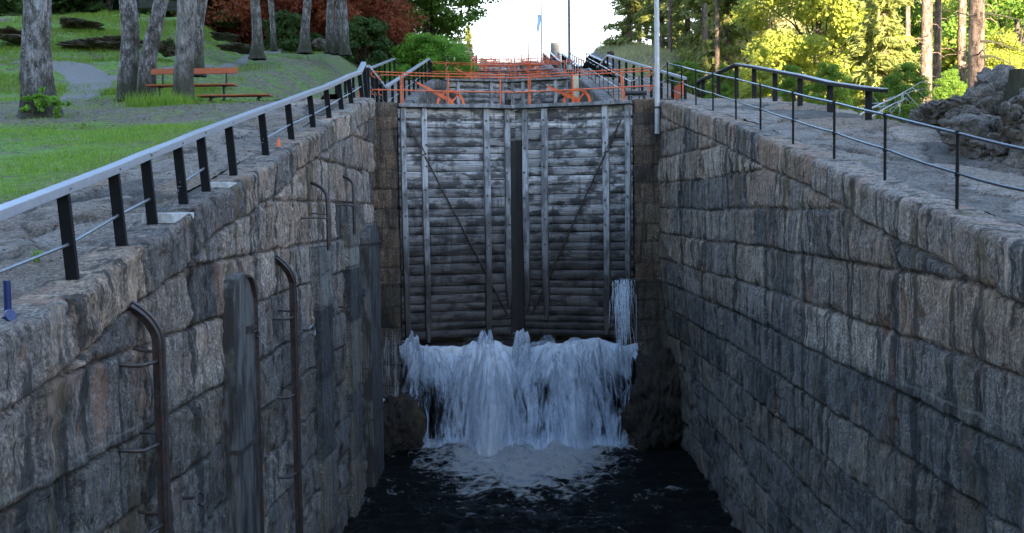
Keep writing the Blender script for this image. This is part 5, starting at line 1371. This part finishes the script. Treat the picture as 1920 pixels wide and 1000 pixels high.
for i, (pt, px, Y, z, s, lab) in enumerate([
    (spr2, 1182, 72, 8.8, .95, 'leftmost airy spruce on the sunlit mound against the sky'),
    (spr2, 1200, 76, 8.8, 1.0, 'second airy spruce on the mound behind the tall pole'),
    (spr2, 1243, 70, 8.4, .95, 'spruce right of the tall pole on the mound'),
    (spr2, 1290, 66, 7.5, 1.0, 'spruce with a reddish bare trunk right of the mound'),
    (spr, 1330, 60, 6.0, .95, 'dense spruce behind the rail corner left of the tall bare trunk'),
    (spr2, 1362, 52, 4.0, 1.0, 'tall grey trunked spruce above the peak of the outer railing'),
    (pale, 1400, 62, 4.0, 1.1, 'pale feathery tree right of the grey trunked spruce'),
    (pale, 1445, 66, 3.0, 1.25, 'pale tree left of the vivid yellow green tree'),
    (mid, 1480, 72, 2.0, 1.1, 'green tree behind the vivid yellow green tree'),
    (lime, 1610, 66, 2.0, 1.0, 'yellow green tree behind the dark spruce, left side'),
    (mid, 1690, 60, 2.0, 1.0, 'green tree behind the left pine trunk'),
    (lime, 1740, 75, 3.0, 1.1, 'yellow green tree seen between the pine trunks'),
    (lime, 1850, 58, 2.0, 1.0, 'yellow green tree behind the dead branches at right'),
    (mid, 1905, 50, 2.0, 1.0, 'green tree at the right edge above the outcrop'),
    (lime, 1960, 70, 2.0, 1.2, 'yellow green tree beyond the right edge of the wood'),
    (mid, 1790, 84, 2.0, 1.1, 'green tree far back between the pines'),
    (pale, 1650, 88, 3.0, 1.4, 'pale tree far back behind the dark spruce'),
    (pale, 1560, 92, 3.0, 1.4, 'pale tree far back behind the vivid tree'),
    (spr, 1270, 92, 6.0, 1.1, 'distant spruce seen between the trunks on the mound'),
    (spr, 1410, 96, 3.0, 1.3, 'distant spruce behind the pale feathery tree'),
    (spr, 1900, 96, 3.0, 1.2, 'distant spruce behind the trees at the right edge'),
    (mid, 1345, 80, 4.0, .9, 'green tree low behind the grey trunked spruce')]):
    plant(pt, px, Y, z, s, lab)
for px, Y, z, s, lab in ((1226, 80, 8.6, .8, 'slim bare pine behind the tall pole on the mound'), (1258, 62, 7.6, .7, 'slim bare pine right of the tall pole'), (1322, 56, 5.5, .8, 'slim reddish pine left of the grey trunked spruce'), (1345, 50, 4.5, .62, 'thinnest pine beside the grey trunked spruce'),
                         (1420, 74, 4, .9, 'pine with an orange trunk behind the pale feathery tree'), (1700, 52, 3, .8, 'slim pine left of the left pine trunk'), (1868, 60, 3, .8, 'slim pine behind the dead branches'), (1915, 66, 3, .9, 'slim pine at the right edge of the picture')):
    plant(pr, px, Y, z, s, lab)
# undergrowth by the railing
for i, (pt, px, Y, z, s, lab) in enumerate([
    (mid, 1300, 47, 3.4, .26, 'green bush below the end of the second railing'), (mid, 1360, 41, 2.9, .22, 'green bush under the peak of the outer railing'), (lime, 1430, 38, 2.2, .26, 'yellow green bush behind the outer railing, left one'),
    (mid, 1490, 35, 1.8, .24, 'green bush behind the middle posts of the outer railing'), (mid, 1560, 33, 1.2, .27, 'green bush behind the lower posts of the outer railing'), (lime, 1600, 38, 1.4, .3, 'yellow green bush between the lower posts and the dark spruce'), (mid, 1665, 28, .8, .22, 'green bush right of the rail end'),
    (mid, 1700, 27, 1.0, .22, 'green bush left of the smallest boulder'), (mid, 1775, 33, 1.8, .2, 'green bush behind the low boulder under the pines'), (lime, 1880, 34, 2.0, .32, 'yellow green bush behind the biggest boulder'),
    (mid, 1270, 52, 4.6, .22, 'dark bush on the slope of the mound')]):
    plant(pt, px, Y, z, s, lab, group='bushes along the right railing and outcrop', cat='bush')
# hazy far trees left of the skyline
plant(spr, 882, 140, 16.5, .62, 'hazy far conifer on the skyline right of the weeping maple', group='far trees on the skyline')
plant(pale, 908, 145, 17.0, .42, 'pale far tree on the skyline just above the orange rails', group='far trees on the skyline')
plant(pale, 862, 120, 14.5, .55, 'pale tree on the skyline behind the weeping maple', group='far trees on the skyline')
# far wood mass
def wood_mass():
    rg = np.random.default_rng(5); n = 900; x = rg.uniform(38, 130, n); y = rg.uniform(105, 125, n) - .25 * (x - 38); z = 3 + rg.uniform(0, 22, n)
    c = np.stack([x, y, z], -1); V, F, B = leaf_cloud(c, rg.uniform(1.2, 2.6, n), 60, .6, rg)
    o = npmesh('far_wood', V, F, L_lime, None, False, {'blk': B}); tag(o, 'sunlit mass of foliage far behind the trees on the right', 'wood', kind='stuff')
    n = 500; x = rg.uniform(-75, -8, n); y = rg.uniform(92, 110, n); z = 8 + rg.uniform(0, 20, n)
    keep = x / y < -.13; c = np.stack([x, y, z], -1)[keep]; V, F, B = leaf_cloud(c, rg.uniform(1.5, 2.8, keep.sum()), 60, .6, rg)
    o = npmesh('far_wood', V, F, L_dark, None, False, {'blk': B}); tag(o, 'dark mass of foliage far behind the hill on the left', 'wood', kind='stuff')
wood_mass()
# stump on the outcrop, dead branches, fallen birch
p = WY(1907, 158, 17.2); root = empty('tree_stump', p); trunk_mesh('trunk', [(0, 0, -.25), (0, 0, .1), (.01, 0, .34)], [.15, .12, .115], M_dbark, root, 5, flare=.6); tag(root, 'short dark tree stump on top of the biggest boulder', 'tree stump')
def branch(pts, r, name, lab, mt=M_dbark, twigs=8, Y=25, seed=1):
    rg = np.random.default_rng(seed); P = [WY(a, b, Y + i * .15) for i, (a, b) in enumerate(pts)]; b0 = P[0]; P = [q - b0 for q in P]; mb = MB(); n = len(P)
    mb.tube(P, [r * (1 - .8 * i / (n - 1)) for i in range(n)], 8)
    for _ in range(twigs):
        i = rg.integers(0, n - 1); s = P[i].lerp(P[i + 1], rg.random()); e = s + Vector((rg.normal(.1, .3), rg.normal(0, .2), rg.normal(-.15, .3))); mb.tube([s, s.lerp(e, .5) + Vector((0, 0, .04)), e], [r * .35, r * .2, r * .05], 5, cap=False)
    o = mb.build(name, mt, None, loc=b0); tag(o, lab, 'branch', 'bare branches by the outcrop')
branch([(1838, 26), (1850, 25), (1880, 30), (1925, 40)], .035, 'dead_branch', 'highest dead branch reaching right from the thickest pine', Y=24.8)
branch([(1838, 78), (1860, 78), (1890, 88), (1925, 98)], .035, 'dead_branch', 'middle dead branch reaching right from the thickest pine', Y=24.8, seed=2)
branch([(1838, 107), (1860, 105), (1885, 115), (1912, 132)], .035, 'dead_branch', 'lowest dead branch reaching right towards the stump', Y=24.8, seed=3)
branch([(1600, 223), (1640, 200), (1680, 182), (1712, 163)], .028, 'fallen_branch', 'longer pale bare branch lying in the bushes beyond the rail end', M_pole, 14, 23.5, 4)
branch([(1630, 222), (1665, 200), (1700, 183)], .022, 'fallen_branch', 'shorter pale bare branch lying below the longer one', M_pole, 10, 23.3, 5)

# ------------------------------------------------------------------ fallen leaves
def litter(name, n, xr, yr, f, seed, lab, size=.03):
    rg = np.random.default_rng(seed); x = rg.uniform(*xr, n); y = rg.uniform(*yr, n); k = vn(x * .8, y * .8, 0, seed) > -.1; x, y = x[k], y[k]; n = len(x)
    z = f(x, y) + .045; a = rg.uniform(0, 6.3, n); s_ = size * rg.uniform(.4, 1.3, n); V = []
    for q in range(4):
        r_ = s_ * (1.3 if q % 2 else .6); V.append(np.stack([x + np.cos(a + q * 1.57) * r_, y + np.sin(a + q * 1.57) * r_, z + rg.uniform(0, .02, n)], -1))
    o = npmesh(name, np.stack(V, 1).reshape(-1, 3), np.arange(n * 4).reshape(-1, 4), M_litter, None, False, {'blk': np.repeat(rg.random(n), 4)}); o['label'] = lab; o['category'] = 'leaf litter'; o['kind'] = 'stuff'
M_litter = leafm('dry_leaf', (.06, .04, .025), (.2, .11, .05), (.2, .1, .04), .1)
litter('leaf_litter', 1500, (-5.9, -4.2), (7, 27), lambda x, y: zL(y), 3, 'small dry leaves scattered on the left pavement', .022)
litter('leaf_litter', 1600, (5.0, 7.8), (7, 30), lambda x, y: zR(y), 4, 'small dry leaves scattered on the right pavement', .02)
litter('leaf_litter', 2500, (-17, -6.2), (20, 31), lambda x, y: gL(x, y), 5, 'dry leaves on the bare ground under the left trees', .035)

# ------------------------------------------------------------------ grass
def grass(name, n, xr, yr, f, hgt, wd, seed, dens=None, leaf=L_grass):
    rg = np.random.default_rng(seed); x = rg.uniform(*xr, n); y = rg.uniform(*yr, n)
    if dens is not None: k = rg.random(n) < dens(x, y); x, y = x[k], y[k]
    n = len(x); z = f(x, y) - .04; h = hgt * rg.uniform(.5, 1.5, n) * (1 + .5 * vn(x * 1.5, y * 1.5, 0, seed)); a = rg.uniform(0, math.pi, n); dx, dy = np.cos(a) * wd, np.sin(a) * wd; lx, ly = rg.normal(0, .4, n) * h, rg.normal(0, .4, n) * h
    V = np.stack([np.stack([x - dx, y - dy, z], -1), np.stack([x + dx, y + dy, z], -1), np.stack([x + lx, y + ly, z + h], -1)], 1).reshape(-1, 3)
    o = npmesh(name, V, np.arange(n * 3).reshape(-1, 3), leaf, None, False, {'blk': np.repeat(rg.random(n), 3)}); return tag(o, None, None, kind='stuff')
def dl(x, y):
    d = sst(-x, 5.9, 6.6) * (1 - .8 * sst(y, 20.5, 22.5) * (1 - sst(y, 28.5, 31)))
    return d * np.clip(.75 + .9 * vn(x * .7, y * .9, 0, 4), 0, 1)
o = grass('grass', 150000, (-16, -5.7), (9, 31), gL, .07, .007, 1, dl); o['label'] = 'short bright green grass of the near lawn'; o['category'] = 'grass'
def dl2(x, y): return np.clip(.5 + 1.5 * vn(x * .4, y * .6, 0, 14), 0, 1) * (1 - .85 * sst(x, -15, -12) * sst(y, 34, 36)) * sst(-x - 9, 0, 1)
o = grass('grass', 110000, (-26, -8), (31, 56), gL, .13, .016, 2, dl2, leaf=L_hill); o['label'] = 'longer green grass covering the hill on the left'; o['category'] = 'grass'
o = grass('grass', 26000, (3.8, 14), (52, 84), gR, .3, .03, 3, lambda x, y: sst(x, 5.8, 6.5) * .9, leaf=L_pale); o['label'] = 'sunlit yellowish grass on the mound at right'; o['category'] = 'grass'
o = grass('grass', 16000, (8.2, 15), (17, 30), gR, .14, .009, 5, lambda x, y: np.clip(.1 + vn(x, y, 0, 3), 0, 1)); o['label'] = 'patches of grass between the boulders of the right outcrop'; o['category'] = 'grass'
o = grass('grass', 5000, (-10.2, -8.2), (25.3, 27.2), gL, .28, .009, 6, lambda x, y: np.exp(-((x + 9) / .7) ** 2 - ((y - 26.4) / .6) ** 2)); o['label'] = 'tall grass tuft at the foot of the straight grey trunk'; o['category'] = 'grass'
def weed(px, py, n, h, lab, seed):
    p = WX(px, py, -4.6) if px > 60 else WX(px, py, -4.3); z = float(zL(p.y)); rg = np.random.default_rng(seed); V = []
    for i in range(n):
        a = rg.uniform(0, 6.28); l = h * rg.uniform(.5, 1); w_ = .012; dx, dy = math.cos(a), math.sin(a)
        V += [(-dy * w_, dx * w_, -.02), (dy * w_, -dx * w_, -.02), (dx * l * .5, dy * l * .5, l)]
    o = npmesh('weed', np.array(V), np.arange(n * 3).reshape(-1, 3), L_weep, None, False, {'blk': np.full(n * 3, .7)}, loc=(p.x, p.y, z)); tag(o, lab, 'weed', 'weeds in the left pavement')
weed(72, 505, 40, .13, 'small green weed in the pavement near the second post', 1); weed(70, 572, 10, .12, 'single sprout in the pavement beside the nearest black post', 2)
